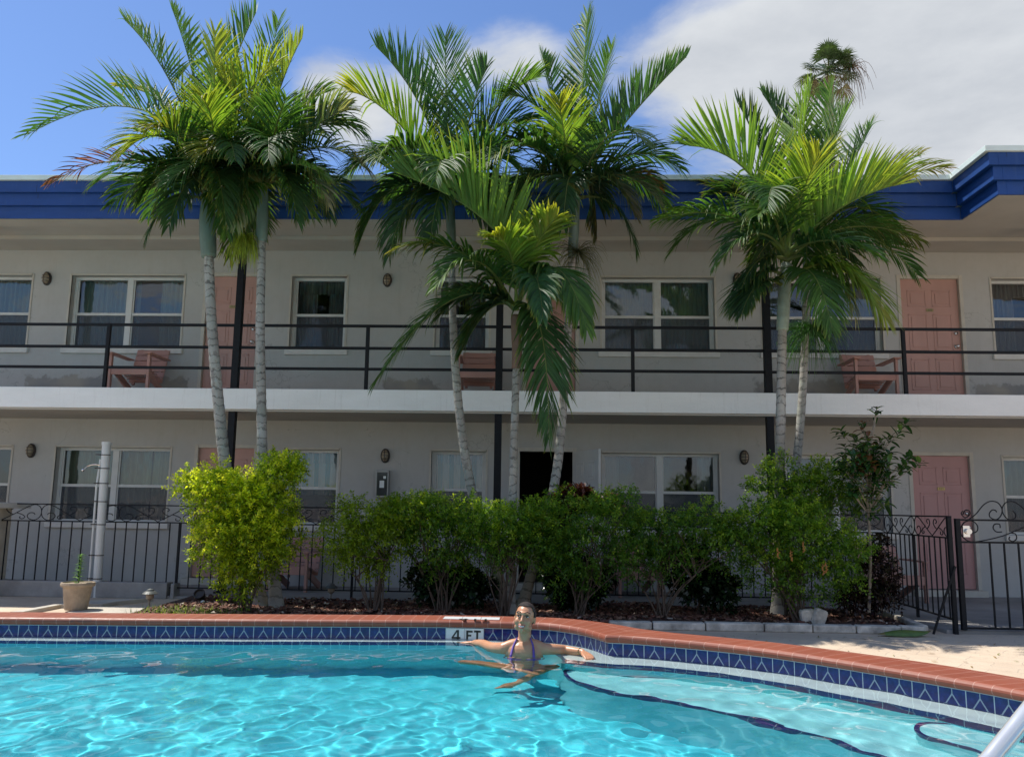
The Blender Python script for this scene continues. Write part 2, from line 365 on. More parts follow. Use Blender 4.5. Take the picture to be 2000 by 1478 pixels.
# ground: one sheet with a hole for the pool
bm = bmesh.new()
ol = OUT+[Vector((3.2,-6.3)), Vector((-12.3,-6.3)), Vector((-12.3, 6.36))]
big = [(-600,-600),(600,-600),(600,600),(-600,600)]
e = []
for loop in (ol, [Vector(b) for b in big]):
    vs = [bm.verts.new((p.x, p.y, GZ)) for p in loop]
    for i in range(len(vs)): e.append(bm.edges.new((vs[i], vs[(i+1)%len(vs)])))
bmesh.ops.triangle_fill(bm, use_beauty=True, use_dissolve=False, edges=e)
bm.normal_update()
for f in bm.faces:
    if f.normal.z < 0: f.normal_flip()
me = bpy.data.meshes.new('ground'); bm.to_mesh(me); bm.free()
go = bpy.data.objects.new('ground', me); C.objects.link(go); tag(go, kind='structure')
def paver_mat():
    M = Mat('stamped_cream_paving'); M.set(.8)
    br = M.n.new('ShaderNodeTexBrick'); br.inputs['Scale'].default_value = 1; br.inputs['Brick Width'].default_value = .42; br.inputs['Row Height'].default_value = .21
    br.inputs['Mortar Size'].default_value = .006; br.inputs['Mortar Smooth'].default_value = .4
    br.inputs['Color1'].default_value = (.61,.50,.37,1); br.inputs['Color2'].default_value = (.57,.46,.34,1); br.inputs['Mortar'].default_value = (.50,.41,.31,1)
    mp = M.n.new('ShaderNodeMapping'); mp.inputs['Rotation'].default_value = (0,0,.6); M.L(M.tc.outputs['Object'], mp.inputs[0])
    dv = M.n.new('ShaderNodeVectorMath'); dv.operation = 'ADD'; M.L(mp.outputs[0], dv.inputs[0])
    nn = M.n.new('ShaderNodeTexNoise'); nn.inputs['Scale'].default_value = 4; M.L(M.tc.outputs['Object'], nn.inputs['Vector'])
    sc_ = M.n.new('ShaderNodeVectorMath'); sc_.operation = 'SCALE'; sc_.inputs['Scale'].default_value = .07; M.L(nn.outputs['Color'], sc_.inputs[0]); M.L(sc_.outputs[0], dv.inputs[1])
    M.L(dv.outputs[0], br.inputs['Vector'])
    c = M.mix(M.math('MULTIPLY', M.math('SUBTRACT', M.noise(1.3, 6, .65), .42, clamp=True), 1.6), br.outputs['Color'], (.40,.27,.19))
    c = M.mix(M.math('MULTIPLY', M.math('SUBTRACT', M.noise(22, 4, .7), .58, clamp=True), 3), c, (.20,.15,.11))
    M.col(c); M.bump(M.math('SUBTRACT', M.noise(60, 4), M.math('MULTIPLY', br.outputs['Fac'], 1.5)), .4, .01); return M.m
go.data.materials.append(paver_mat())

# ------------------------------------------------------------------ swimming pool
pool = thing('swimming_pool', (0, 6.5, GZ), 'curved swimming pool with blue patterned tile band and brick red rounded coping', 'swimming pool')
def plaster(name, a, b, sc_=1.2):
    M = Mat(name); M.set(.7)
    M.col(M.ramp(M.noise(sc_, 5, .55), [(.3, a), (.7, b)])); return M.m
m_floor = plaster('water_tint_floor_plaster', (.045,.60,.74), (.07,.68,.80))  # plaster colour stands in for the light that deep water absorbs
m_side = plaster('water_tint_side_plaster', (.20,.80,.86), (.26,.86,.90))  # same water tint, lightened to offset the shade on the pool wall
m_bench = plaster('water_tint_bench_plaster', (.26,.72,.78), (.32,.78,.83))  # paler water tint painted on for the shallower bench and step
m_ledge = plaster('white_ledge_plaster', (.60,.72,.72), (.66,.77,.76))
def cop_mat():
    M = Mat('brick_red_coping_tile'); M.set(.5)
    sp = M.n.new('ShaderNodeSeparateXYZ'); M.L(M.tc.outputs['UV'], sp.inputs[0]); u, v = sp.outputs[0], sp.outputs[1]
    fu = M.math('FRACT', M.math('DIVIDE', u, .102)); g = M.math('LESS_THAN', fu, .035)
    g2 = M.math('LESS_THAN', M.math('ABSOLUTE', M.math('SUBTRACT', v, .255)), .0022)
    g = M.math('MAXIMUM', g, g2)
    cell = M.n.new('ShaderNodeTexWhiteNoise'); cell.noise_dimensions = '1D'; M.L(M.math('FLOOR', M.math('DIVIDE', u, .102)), cell.inputs['W'])
    c = M.mix(cell.outputs['Value'], (.235,.058,.028), (.28,.073,.036))
    c = M.mix(M.math('MULTIPLY', M.math('SUBTRACT', M.noise(6, 6, .7), .45, clamp=True), 1.8), c, (.26,.095,.06))
    st = M.math('GREATER_THAN', M.noise(2.1, 4, .65), .66)
    c = M.mix(M.math('MULTIPLY', st, .45), c, (.10,.06,.05))
    c = M.mix(M.math('MULTIPLY', g, .55), c, (.60,.38,.30))
    M.col(c); M.bump(M.math('MULTIPLY', g, -1), .3, .003)
    M.L(M.math('MULTIPLY_ADD', M.noise(20, 3), .3, .35), M.b.inputs['Roughness']); return M.m
def tile_mat():
    M = Mat('patterned_blue_tile'); M.set(.12)
    sp = M.n.new('ShaderNodeSeparateXYZ'); M.L(M.tc.outputs['UV'], sp.inputs[0])
    d = M.math('ABSOLUTE', M.math('SUBTRACT', M.math('FRACT', sp.outputs[0]), .5)); v = sp.outputs[1]
    grout = M.math('MAXIMUM', M.math('GREATER_THAN', d, .483), M.math('GREATER_THAN', v, .955))
    diag = M.math('LESS_THAN', M.math('ABSOLUTE', M.math('SUBTRACT', v, M.math('MULTIPLY_ADD', d, -1.75, .74))), .05)
    diag = M.math('MULTIPLY', diag, M.math('LESS_THAN', d, .34))
    stub = M.math('MULTIPLY', M.math('LESS_THAN', d, .018), M.math('GREATER_THAN', v, .72))
    ln = M.math('MAXIMUM', diag, stub)
    c = M.ramp(M.noise(28, 4, .7), [(.35, (.006,.010,.09)), (.6, (.012,.024,.17)), (.8, (.035,.06,.30))])
    c = M.mix(ln, c, (.33,.40,.46)); c = M.mix(grout, c, (.52,.60,.62))
    M.col(c); M.bump(M.math('ADD', M.noise(24, 3), M.math('MULTIPLY', ln, .6)), .35, .004); return M.m
def trim_mat():
    M = Mat('navy_trim_tile'); M.set(.3)
    sp = M.n.new('ShaderNodeSeparateXYZ'); M.L(M.tc.outputs['UV'], sp.inputs[0])
    g = M.math('LESS_THAN', M.math('FRACT', M.math('DIVIDE', sp.outputs[0], .152)), .03)
    c = M.ramp(M.noise(14, 4, .6), [(.35, (.010,.012,.12)), (.7, (.045,.02,.15))])
    M.col(M.mix(g, c, (.4,.45,.5))); return M.m
m_cop, m_tile, m_trim = cop_mat(), tile_mat(), trim_mat()
def arc(P):
    a = [0]
    for i in range(1, len(P)): a.append(a[-1]+(P[i]-P[i-1]).length)
    return a
AI = arc(IN)
def strip(name, A, za, B, zb, mat, parent=pool, uvf=None, closed=False):
    b = MB(); L_ = arc(A)
    for i in range(len(A)-1):
        q = [(A[i].x,A[i].y,za),(A[i+1].x,A[i+1].y,za),(B[i+1].x,B[i+1].y,zb),(B[i].x,B[i].y,zb)]
        uv = [(uvf(L_[i]),0),(uvf(L_[i+1]),0),(uvf(L_[i+1]),1),(uvf(L_[i]),1)] if uvf else None
        b.face(q, 0, uv)
    return b.build(name, mat, parent)
# coping with a rounded nose
b = MB(); nrm = []
for i in range(len(IN)): nrm.append((OUT[i]-IN[i]).normalized())
prof = []
r = .0285
prof.append(('i', .02, CB)); 
for k in range(9):
    a = -math.pi/2+math.pi*k/8
    prof.append(('i', -.012-r*math.cos(a)*1.05, (CT+CB)/2+r*math.sin(a)))
prof += [('m', .5, CT), ('o', 0, CT), ('o', 0, GZ-.02)]
rings = []
for i in range(len(IN)):
    wd = (OUT[i]-IN[i]).length; ring = []; 
    for kd, d, z in prof:
        if kd == 'i': p = IN[i]+nrm[i]*d; v = d
        elif kd == 'm': p = IN[i].lerp(OUT[i], .5); v = wd/2
        else: p = OUT[i]; v = wd
        ring.append(((p.x, p.y, z), v))
    rings.append(ring)
for i in range(len(IN)-1):
    for k in range(len(prof)-1):
        a, c = rings[i], rings[i+1]
        b.face([a[k][0], c[k][0], c[k+1][0], a[k+1][0]], 0, [(AI[i],a[k][1]),(AI[i+1],c[k][1]),(AI[i+1],c[k+1][1]),(AI[i],a[k+1][1])])
b.build('coping', m_cop, pool, smooth=False)
ph = (-.743-0)  # phase so the depth marker sits on whole tiles
imark = min(range(len(IN)), key=lambda i: abs(IN[i].x+.743)); off = AI[imark]
strip('tile_band', IN, LZ-.01, IN, CB, m_tile, uvf=lambda s: (s-off)/.1515+20)
strip('shallow_ledge', IN, LZ, LED, LZ, m_ledge)
LED2 = LED
strip('ledge_trim', LED, LZ-.15, LED, LZ+.002, m_trim, uvf=lambda s: s)
strip('wall', LED, FZ, LED, LZ-.15, m_side)
fl = MB(); loop = LED+back
fl.face([(p.x,p.y,FZ) for p in loop]); fo = fl.build('floor', m_floor, pool)
wb = MB()
for a, c in ((LED[-1], back[0]), (back[0], back[1]), (back[1], LED[0])): wb.face([(a.x,a.y,FZ),(c.x,c.y,FZ),(c.x,c.y,CT),(a.x,a.y,CT)])
wb.face([(2.9,-6,CT),(3.2,-6.3,CT),(-12.3,-6.3,CT),(-12,-6,CT)]); wb.build('end_wall', m_cop, pool)
# underwater bench on the right, with its navy edge
BZ = -1.43
bl = [(.19,6.14),(.17,6.02),(.24,5.75),(.40,5.53),(.57,5.40),(.77,5.28),(1.03,5.07),(1.29,4.75),(1.47,4.54),(1.62,4.29),(1.78,3.9),(1.9,3.3),(1.95,2.6),(1.95,1.8),(1.8,.5),(1.6,-2)]
BL = res(bl, 8); 
RB = BL[:]; k0 = len(res(ledgeL, 8))-1
ins = LED[k0:]
bb = MB(); bb.face([(p.x,p.y,BZ) for p in BL]+[(p.x,p.y,BZ) for p in reversed(ins)]); bb.build('bench', m_bench, pool)
strip('bench_wall', BL, FZ, BL, BZ-.055, m_bench); strip('bench_trim', BL, BZ-.055, BL, BZ+.002, m_trim, uvf=lambda s: s)
TB = [(BL[i]+(ins[min(i, len(ins)-1)]-BL[i]).normalized()*.025) for i in range(len(BL))]
strip('bench_trim', BL, BZ+.003, TB, BZ+.003, m_trim, uvf=lambda s: s)
sl_ = res([(2.16,4.70),(2.03,4.70),(1.95,4.62),(1.91,4.50),(1.95,4.36),(2.05,4.20),(2.2,3.98),(2.35,3.6),(2.45,3.1),(2.48,2.4),(2.48,1.5),(2.4,.5)], 6)
SZ = -1.25
sb = MB(); sb.face([(p.x,p.y,SZ) for p in sl_]+[(2.85,.5,SZ),(3.0,2.0,SZ),(2.95,3.0,SZ),(2.78,3.55,SZ),(2.5,4.12,SZ),(2.3,4.49,SZ)]); sb.build('step', m_bench, pool)
strip('step_wall', sl_, BZ, sl_, SZ-.05, m_bench, uvf=None); strip('step_trim', sl_, SZ-.05, sl_, SZ+.002, m_trim, uvf=lambda s: s)
T2 = [p+(Vector((2.6,3.9))-p).normalized()*.03 for p in sl_]
strip('step_trim', sl_, SZ+.003, T2, SZ+.003, m_trim, uvf=lambda s: s)
m_mark = simple('white_marker_tile', (.74,.76,.74), .25, .05, 5); m_ink = simple('black_marker_print', (.02,.022,.02), .4, .2, 9)
def letters(b, T, plane):
    # '4' and 'FT' made of strokes; u right, v up, in a box of one tile (.1 high)
    b.T = T
    def st(x0, y0, x1, y1, wd=.016):
        d = Vector((x1-x0, y1-y0)).normalized(); n = Vector((-d.y, d.x))*wd/2
        P = [(x0-n.x, y0-n.y), (x0+n.x, y0+n.y), (x1+n.x, y1+n.y), (x1-n.x, y1-n.y)]
        b.face([(p[0], 0, p[1]) for p in P])
    st(.098,.004,.098,.086); st(.092,.084,.052,.026,.012); st(.048,.026,.118,.026,.013)
    st(.172,.004,.172,.084); st(.166,.076,.215,.076,.015); st(.166,.045,.205,.045,.014)
    st(.252,.004,.252,.084); st(.226,.077,.280,.077,.015)
ix = IN[imark]; dr = (IN[imark+6]-ix).normalized(); ang = math.atan2(dr.y, dr.x)
Tm = Matrix.Translation((ix.x, ix.y-.004, LZ)) @ Matrix.Rotation(ang, 4, 'Z')
b = MB(); b.T = Tm
b.box(.003,.150,-.001,.004,-.005,.113); b.box(.154,.302,-.001,.004,-.005,.113); dm = b.build('depth_marker', m_mark, pool)
b = MB(); letters(b, Matrix.Translation((ix.x, ix.y-.0075, LZ+.014)) @ Matrix.Rotation(ang, 4, 'Z'), 0); b.build('lettering', m_ink, dm)
b = MB(); T2m = Matrix.Translation((ix.x-.03, ix.y+.03, CT+.002)) @ Matrix.Rotation(ang, 4, 'Z')
b.T = T2m; b.box(0,.149,0,.15,-.001,.0015); b.box(.153,.302,0,.15,-.001,.0015); b.box(.306,.455,0,.15,-.001,.0015); dm2 = b.build('coping_marker', m_mark, pool)
b = MB(); letters(b, T2m @ Matrix.Translation((.08, .03, .003)) @ Matrix.Rotation(-math.pi/2, 4, 'X') @ Matrix.Scale(-1, 4, (0,0,1)) @ Matrix.Scale(1.05, 4), 0); b.build('lettering', m_ink, dm2)
for ch in pool.children:
    ch.cycles.is_caustics_receiver = True

# water: a real rippled surface
nx, ny = 760, 620
X = np.linspace(-7.2, 3.4, nx); Yv = np.concatenate([np.linspace(-2, 1.2, 90, endpoint=False), np.linspace(1.2, 7.0, ny-90)])
gx, gy = np.meshgrid(X, Yv)
rng = np.random.default_rng(5); h = np.zeros_like(gx)
for lam, amp, n in ((1.1, .0007, 7), (.62, .0009, 9), (.38, .0010, 10), (.23, .0007, 10), (.14, .0002, 10)):
    for _ in range(n):
        l = lam*rng.uniform(.75, 1.3); th = rng.uniform(0, math.pi*2); k = 2*math.pi/l
        wx = gx+.12*np.sin(gy*2.1+th*3); wy = gy+.12*np.sin(gx*1.7+th)
        s_ = np.sin(k*(wx*math.cos(th)+wy*math.sin(th))+rng.uniform(0, 6.28))
        h += amp*(s_+.25*(s_*s_-.5))
cal = np.clip((7.0-gy-.02*gx)/3.2, .2, 1.0)
h = WZ+h*cal*.95
me = bpy.data.meshes.new('water'); nv = gx.size; NYv = len(Yv)
co_ = np.stack([gx.ravel(), gy.ravel(), h.ravel()], 1).astype(np.float32)
# keep only the cells inside the tile line
def inside(px, py):
    poly = [(p.x, p.y) for p in IN]+[(2.9,-6),(-12,-6)]; ins_ = np.zeros(px.shape, bool); j = len(poly)-1
    for i in range(len(poly)):
        xi, yi = poly[i]; xj, yj = poly[j]
        cnd = ((yi > py) != (yj > py)) & (px < (xj-xi)*(py-yi)/((yj-yi)+1e-12)+xi); ins_ ^= cnd; j = i
    return ins_
pushed = inside(gx.ravel(), gy.ravel()).reshape(gx.shape)
ii, jj = np.meshgrid(np.arange(nx-1), np.arange(NYv-1)); 
anyin = pushed[:-1,:-1]|pushed[1:,:-1]|pushed[:-1,1:]|pushed[1:,1:]
ii = ii[anyin]; jj = jj[anyin]
q = np.stack([jj*nx+ii, jj*nx+ii+1, (jj+1)*nx+ii+1, (jj+1)*nx+ii], 1)
me.vertices.add(nv); me.vertices.foreach_set('co', co_.ravel())
me.loops.add(q.size); me.loops.foreach_set('vertex_index', q.ravel().astype(np.int32))
me.polygons.add(len(q)); me.polygons.foreach_set('loop_start', np.arange(0, q.size, 4, dtype=np.int32))
me.polygons.foreach_set('use_smooth', np.ones(len(q), bool)); me.update(); me.validate()
water = bpy.data.objects.new('water', me); C.objects.link(water); tag(water, kind='structure')
M = Mat('pool_water'); M.b.inputs['Transmission Weight'].default_value = 1; M.b.inputs['Roughness'].default_value = 0; M.b.inputs['IOR'].default_value = 1.333
M.b.inputs['Base Color'].default_value = (.93,1,1,1); me.materials.append(M.m); water.cycles.is_caustics_caster = True

# ------------------------------------------------------------------ motel building
motel = thing('motel_building', (0, W, GZ), 'two storey off-white motel with blue roof edge, white balcony slab and pink doors', 'building')
def wall_holes(b, x0, x1, z0, z1, holes, y, th=.215):
    xs = sorted({x0, x1, *[h[0] for h in holes], *[h[1] for h in holes]}); zs = sorted({z0, z1, *[h[2] for h in holes], *[h[3] for h in holes]})
    for i in range(len(xs)-1):
        for j in range(len(zs)-1):
            mx, mz = (xs[i]+xs[i+1])/2, (zs[j]+zs[j+1])/2
            if any(h[0] < mx < h[1] and h[2] < mz < h[3] for h in holes): continue
            b.face([(xs[i],y,zs[j]),(xs[i+1],y,zs[j]),(xs[i+1],y,zs[j+1]),(xs[i],y,zs[j+1])])
            b.face([(xs[i],y+th,zs[j]),(xs[i],y+th,zs[j+1]),(xs[i+1],y+th,zs[j+1]),(xs[i+1],y+th,zs[j])])
    for a, c, d, e_ in holes:
        for P in (((a,d),(a,e_)), ((c,e_),(c,d)), ((a,e_),(c,e_)), ((c,d),(a,d))):
            b.face([(P[0][0],y,P[0][1]),(P[1][0],y,P[1][1]),(P[1][0],y+th,P[1][1]),(P[0][0],y+th,P[0][1])])
UT, UB, LT, LB = 3.69, 2.47, .865, -.315
UF, LF, DT, DLT = 1.67, -1.14, 3.70, .887
win = [  # x0,x1,z0,z1, halves, curtain style
 (-9.62,-8.41,UB,UT,1,'green'), (-7.74,-5.86,UB,UT,2,'green'), (-4.07,-3.17,UB,UT,1,'lace'), (-1.71,-.84,UB,UT,1,'lace'),
 (.97,2.77,UB,UT,2,'full'), (3.53,5.40,UB,UT,2,'grey'), (7.14,8.40,UB,UT,1,'lace'), (-12.0,-10.6,UB,UT,2,'green'), (9.6,11.2,UB,UT,2,'grey'),
 (-9.35,-8.46,LB,LT,1,'grey'), (-7.73,-5.88,LB,LT,2,'cream'), (-4.04,-3.17,LB,LT,1,'stripe'), (-1.71,-.85,LB,LT,1,'stripe'),
 (.96,2.78,LB,LT,2,'dark'), (3.79,5.39,LB,LT,2,'grey'), (7.12,8.17,LB,LT,1,'grey'), (-12.0,-10.6,LB,LT,2,'green'), (9.6,11.2,LB,LT,2,'grey')]
doors = [(-5.48,-4.60,UF,DT,'p'), (-.24,.56,UF,DT,'p'), (5.70,6.64,UF,DT,'p'), (-5.44,-4.52,LF,DLT,'p'), (-.33,.52,LF,DLT,'open'), (5.72,6.62,LF,DLT,'r'), (-9.9+.0,-9.72,UF,UF+.001,'')][:6]
b = MB(); hol = [(w_[0],w_[1],w_[2],w_[3]) for w_ in win]+[(d[0],d[1],d[2],d[3]) for d in doors]
wall_holes(b, -14, 13, GZ-.1, 4.5, hol, W)
b.face([(-14,W,GZ-.1),(-14,W,4.5),(-14,W+8,4.5),(-14,W+8,GZ-.1)]); b.face([(13,W,GZ-.1),(13,W+8,GZ-.1),(13,W+8,4.5),(13,W,4.5)]); b.face([(-14,W+8,GZ-.1),(-14,W+8,4.5),(13,W+8,4.5),(13,W+8,GZ-.1)])
b.build('wall', m_wall, motel)
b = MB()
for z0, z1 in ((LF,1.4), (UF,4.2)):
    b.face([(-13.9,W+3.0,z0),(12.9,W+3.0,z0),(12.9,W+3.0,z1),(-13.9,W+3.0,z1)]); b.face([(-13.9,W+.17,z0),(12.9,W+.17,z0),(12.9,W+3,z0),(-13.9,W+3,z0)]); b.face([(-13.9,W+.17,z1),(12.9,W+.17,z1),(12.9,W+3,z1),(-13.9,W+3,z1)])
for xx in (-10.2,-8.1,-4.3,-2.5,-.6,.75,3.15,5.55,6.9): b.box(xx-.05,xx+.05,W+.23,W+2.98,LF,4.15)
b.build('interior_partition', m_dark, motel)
def curtain(b, x0, x1, z0, z1, y, amp=.022, pitch=.085, seed=0):
    n = max(6, int((x1-x0)/.012)); R = random.Random(seed); ph = R.random()*6
    xs = [x0+(x1-x0)*i/n for i in range(n+1)]
    ys = [y+amp*math.sin(2*math.pi*x/pitch+ph+1.3*math.sin(x*7+ph)) for x in xs]
    for i in range(n): b.face([(xs[i],ys[i],z0),(xs[i+1],ys[i+1],z0),(xs[i+1],ys[i+1],z1),(xs[i],ys[i],z1)])
for wi, (x0,x1,z0,z1,hv,cs) in enumerate(win):
    yf = W+.115; zm = z0+(z1-z0)*.49
    b = MB(); t = .045
    b.box(x0,x0+t,yf,yf+.07,z0,z1); b.box(x1-t,x1,yf,yf+.07,z0,z1); b.box(x0+t,x1-t,yf,yf+.07,z1-t,z1); b.box(x0+t,x1-t,yf,yf+.07,z0,z0+t)
    segs = [(x0+t,x1-t)]
    if hv == 2:
        xm = (x0+x1)/2; b.box(xm-.045,xm+.045,yf-.005,yf+.07,z0+t,z1-t); segs = [(x0+t,xm-.045),(xm+.045,x1-t)]
    for a, c in segs:
        b.box(a,c,yf+.012,yf+.05,zm-.022,zm+.022)
        b.box(a,a+.022,yf+.015,yf+.05,zm+.022,z1-t); b.box(c-.022,c,yf+.015,yf+.05,zm+.022,z1-t)
        b.box(a,a+.018,yf+.018,yf+.05,z0+t,zm-.022); b.box(c-.018,c,yf+.018,yf+.05,z0+t,zm-.022)
    fr = b.build('window', m_frame, motel, bevel=.003)
    b = MB(); b.box(x0-.012,x1+.012,W-.012,W+.02,z1,z1+.028); b.box(x0-.03,x0,W-.012,W+.02,z0,z1+.028); b.box(x1,x1+.03,W-.012,W+.02,z0,z1+.028)
    b.build('casing', m_ext, fr)
    b = MB(); b.box(x0-.06,x1+.06,W-.05,W+.12,z0-.085,z0-.002); b.build('sill', m_sill, fr, bevel=.006)
    b = MB(); s_ = MB(); cu = MB()
    for k, (a, c) in enumerate(segs):
        b.face([(a,yf+.034,zm+.02),(c,yf+.034,zm+.02),(c,yf+.034,z1-t),(a,yf+.034,z1-t)]); b.face([(a,yf+.044,z0+t),(c,yf+.044,z0+t),(c,yf+.044,zm-.02),(a,yf+.044,zm-.02)])
        s_.face([(a,yf+.022,z0+t),(c,yf+.022,z0+t),(c,yf+.022,zm-.02),(a,yf+.022,zm-.02)])
        wd = c-a; yc = yf+.17
        if cs == 'green':
            if k == 0: curtain(cu, a-.02, a+wd*.93, z0, z1, yc, seed=wi)
            else: curtain(cu, a+wd*.48, c+.02, z0, z1, yc, seed=wi+9); curtain(cu, a-.02, a+.05, z0, z1, yc, seed=wi+3)
        elif cs == 'full': curtain(cu, a-.02, c+.02, z0, z1, yc, .018, .07, seed=wi+k)
        elif cs == 'cream':
            if k == 0: curtain(cu, a-.02, c+.02, z0, z1, yc, .03, .13, seed=wi)
            else: curtain(cu, a-.02, a+wd*.55, z0, z1, yc, .03, .13, seed=wi); curtain(cu, a+wd*.55, c+.02, z0, z1, yc+.06, .02, .1, seed=wi)
        elif cs == 'lace':
            curtain(cu, a-.02, c+.02, z1-.24, z1, yc-.02, .02, .07, seed=wi); curtain(cu, a-.02, a+wd*.38, z0, z1, yc, .02, .08, seed=wi); curtain(cu, c-wd*.38, c+.02, z0, z1, yc, .02, .08, seed=wi+2)
        elif cs == 'stripe': curtain(cu, a-.02, c+.02, zm-.1, z1-.14, yc, .012, .12, seed=wi); curtain(cu, a-.02, c+.02, z1-.2, z1, yc-.03, .02, .07, seed=wi)
        elif cs == 'dark': curtain(cu, (a-.02 if k == 0 else c-wd*.3), (a+wd*.3 if k == 0 else c+.02), z0, z1, yc, .02, .08, seed=wi+k)
        elif cs == 'grey': curtain(cu, (a-.02 if k == 0 else c-wd*.55), (a+wd*.55 if k == 0 else c+.02), z0, z1, yc, .02, .09, seed=wi+k)
    b.build('glass', m_glass, fr); s_.build('insect_screen', m_screen, fr)
    if cu.f: cu.build('curtain', {'green': m_cur_green, 'full': m_cur_green, 'cream': m_cur_cream, 'lace': m_cur_lace, 'stripe': m_cur_blue, 'dark': m_cur_grey, 'grey': m_cur_grey}[cs], fr)
def door_leaf(b, wd, ht, flip=1):
    b.box(0, wd, 0, .04, 0, ht)
    sx = .115; cxs = [(sx, wd/2-.045), (wd/2+.045, wd-sx)]; zsr = [(.22, .72), (.86, 1.44), (1.56, 1.83)]
    for a, c in cxs:
        for d, e_ in zsr:
            # raised panel: groove ring then a raised field
            g = .018
            for q in ((a,c,d,d+g),(a,c,e_-g,e_),(a,a+g,d,e_),(c-g,c,d,e_)): b.box(q[0],q[1],-.007,.0,q[2],q[3])
            b.box(a+.05, c-.05, -.009, 0, d+.05, e_-.05)
            for q in ((a,c,d,d+g),(a,c,e_-g,e_),(a,a+g,d,e_),(c-g,c,d,e_)): b.box(q[0],q[1],.04,.047,q[2],q[3])
            b.box(a+.05, c-.05, .04, .049, d+.05, e_-.05)
for di, (x0,x1,z0,z1,kd) in enumerate(doors):
    b = MB(); t = .05
    b.box(x0-.045,x0+.012,W-.015,W+.12,z0,z1+.045); b.box(x1-.012,x1+.045,W-.015,W+.12,z0,z1+.045); b.box(x0+.012,x1-.012,W-.015,W+.12,z1-.012,z1+.045)
    if z0 < 0: b.box(x0-.08,x1+.08,W-.12,W+.15,GZ+.02,z0-.002)
    df = b.build('door_frame', m_ext, motel, bevel=.004)
    b = MB(); wd = x1-x0-.03
    if kd == 'open':
        b.T = Matrix.Translation((x1-.02, W-.005, z0+.01)) @ Matrix.Rotation(math.radians(-52), 4, 'Z') @ Matrix.Scale(-1, 4, (0,1,0))
        b.T = Matrix.Translation((x1-.01, W-.02, z0+.01)) @ Matrix.Rotation(math.radians(-63), 4, 'Z')
        door_leaf(b, wd*.95, z1-z0-.02); o = b.build('door', m_white_door, motel, bevel=.003); o['label'] = 'white panelled door standing open outwards'
        hx = None
    else:
        b.T = Matrix.Translation((x0+.015, W+.045, z0+.01)); door_leaf(b, wd, z1-z0-.02)
        o = b.build('door', m_pink2 if kd == 'r' else m_pink, motel, bevel=.003)
        hb = MB(); hx = x1-.085
        hb.ball((hx, W+.0, z0+.93), .028, n=12); hb.tube([(hx,W+.045,z0+.93),(hx,W+.01,z0+.93)], .012); hb.tube([(hx,W+.045,z0+.93),(hx,W+.038,z0+.93)], .033, 14)
        hb.build('handle', m_chrome, o, smooth=True); hb = MB(); hb.tube([(hx,W+.045,z0+1.14),(hx,W+.022,z0+1.14)], .026, 14); hb.build('lock', m_chrome, o, smooth=True)
        pm = (x0+x1)/2; pb = MB(); pb.box(pm-.055, pm+.055, W+.028, W+.036, z0+1.49, z0+1.535); pp = pb.build('number_plate', m_brass, o)
        nb = MB()
        for k in range(3):
            xx = pm-.035+k*.026
            nb.box(xx, xx+.004, W+.026, W+.028, z0+1.498, z0+1.527); nb.box(xx+.012, xx+.016, W+.026, W+.028, z0+1.498, z0+1.527); nb.box(xx+.004, xx+.012, W+.026, W+.028, z0+1.523, z0+1.527); nb.box(xx+.004, xx+.012, W+.026, W+.028, z0+1.498, z0+1.502)
        nb.build('digits', m_ink, pp)
# roof: flat slab, soffit, stepped fascia with a jog forward on the right
JX = 5.75
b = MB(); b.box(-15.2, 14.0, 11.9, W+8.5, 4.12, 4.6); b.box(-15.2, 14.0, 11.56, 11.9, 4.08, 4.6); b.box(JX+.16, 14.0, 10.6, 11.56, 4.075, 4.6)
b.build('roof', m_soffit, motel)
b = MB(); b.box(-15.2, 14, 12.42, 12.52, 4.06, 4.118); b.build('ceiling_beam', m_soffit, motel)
b = MB(); zs = [4.08, 4.262, 4.444, 4.615]
for k in range(3):
    d = (0, .05, .10)[k]; e_ = .0
    jx = JX+.14-d*1.35
    b.box(-15.3-d, jx, 11.56-d-.03, 11.56-.0, zs[k], zs[k+1])                 # main run
    b.box(jx, jx+.12, 10.6-d-.03, 11.56-.031-d+.001, zs[k], zs[k+1])           # return facing left
    b.box(jx+.12, 14.05+d, 10.6-d-.03, 10.6+.02, zs[k], zs[k+1])
fa = b.build('fascia', m_blue, motel, bevel=.004)
b = MB(); b.box(-15.45, JX-.05, 11.39, W+8.6, 4.617, 4.69); b.box(JX-.05, 14.2, 10.43, W+8.6, 4.616, 4.691); b.build('roof_cap', m_cap, motel, bevel=.004)
# balcony slab, posts, railing
b = MB(); b.box(-15, 13.5, 11.85, W-.002, 1.345, 1.645); b.build('balcony_slab', m_white, motel, bevel=.008)
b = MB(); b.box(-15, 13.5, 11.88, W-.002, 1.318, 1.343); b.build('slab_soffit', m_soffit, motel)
for k in range(-2, 4):
    x = -.603+3.845*(k)
    b = MB(); b.box(x-.05, x+.05, 11.9, 12.0, 1.647, 4.078); b.box(x-.09, x+.09, 11.87, 12.03, 1.647, 1.656); b.build('post', m_black, motel, bevel=.004)
    b = MB(); b.box(x-.05, x+.05, 11.9, 12.0, GZ, 1.316); b.box(x-.09, x+.09, 11.87, 12.03, GZ, GZ+.06); b.build('post', m_black, motel, bevel=.004)
b = MB()
for z in (2.592, 2.262, 1.955): b.box(-14.5, 13, 11.925, 11.96, z-.02, z+.02)
rl = b.build('balcony_railing', m_black, motel, bevel=.003)
for k in range(-3, 4):
    x = -2.525+3.845*k-.0
    b = MB(); b.box(x-.025, x+.025, 11.915, 11.965, 1.647, 2.61); b.build('baluster', m_black, rl, bevel=.003)

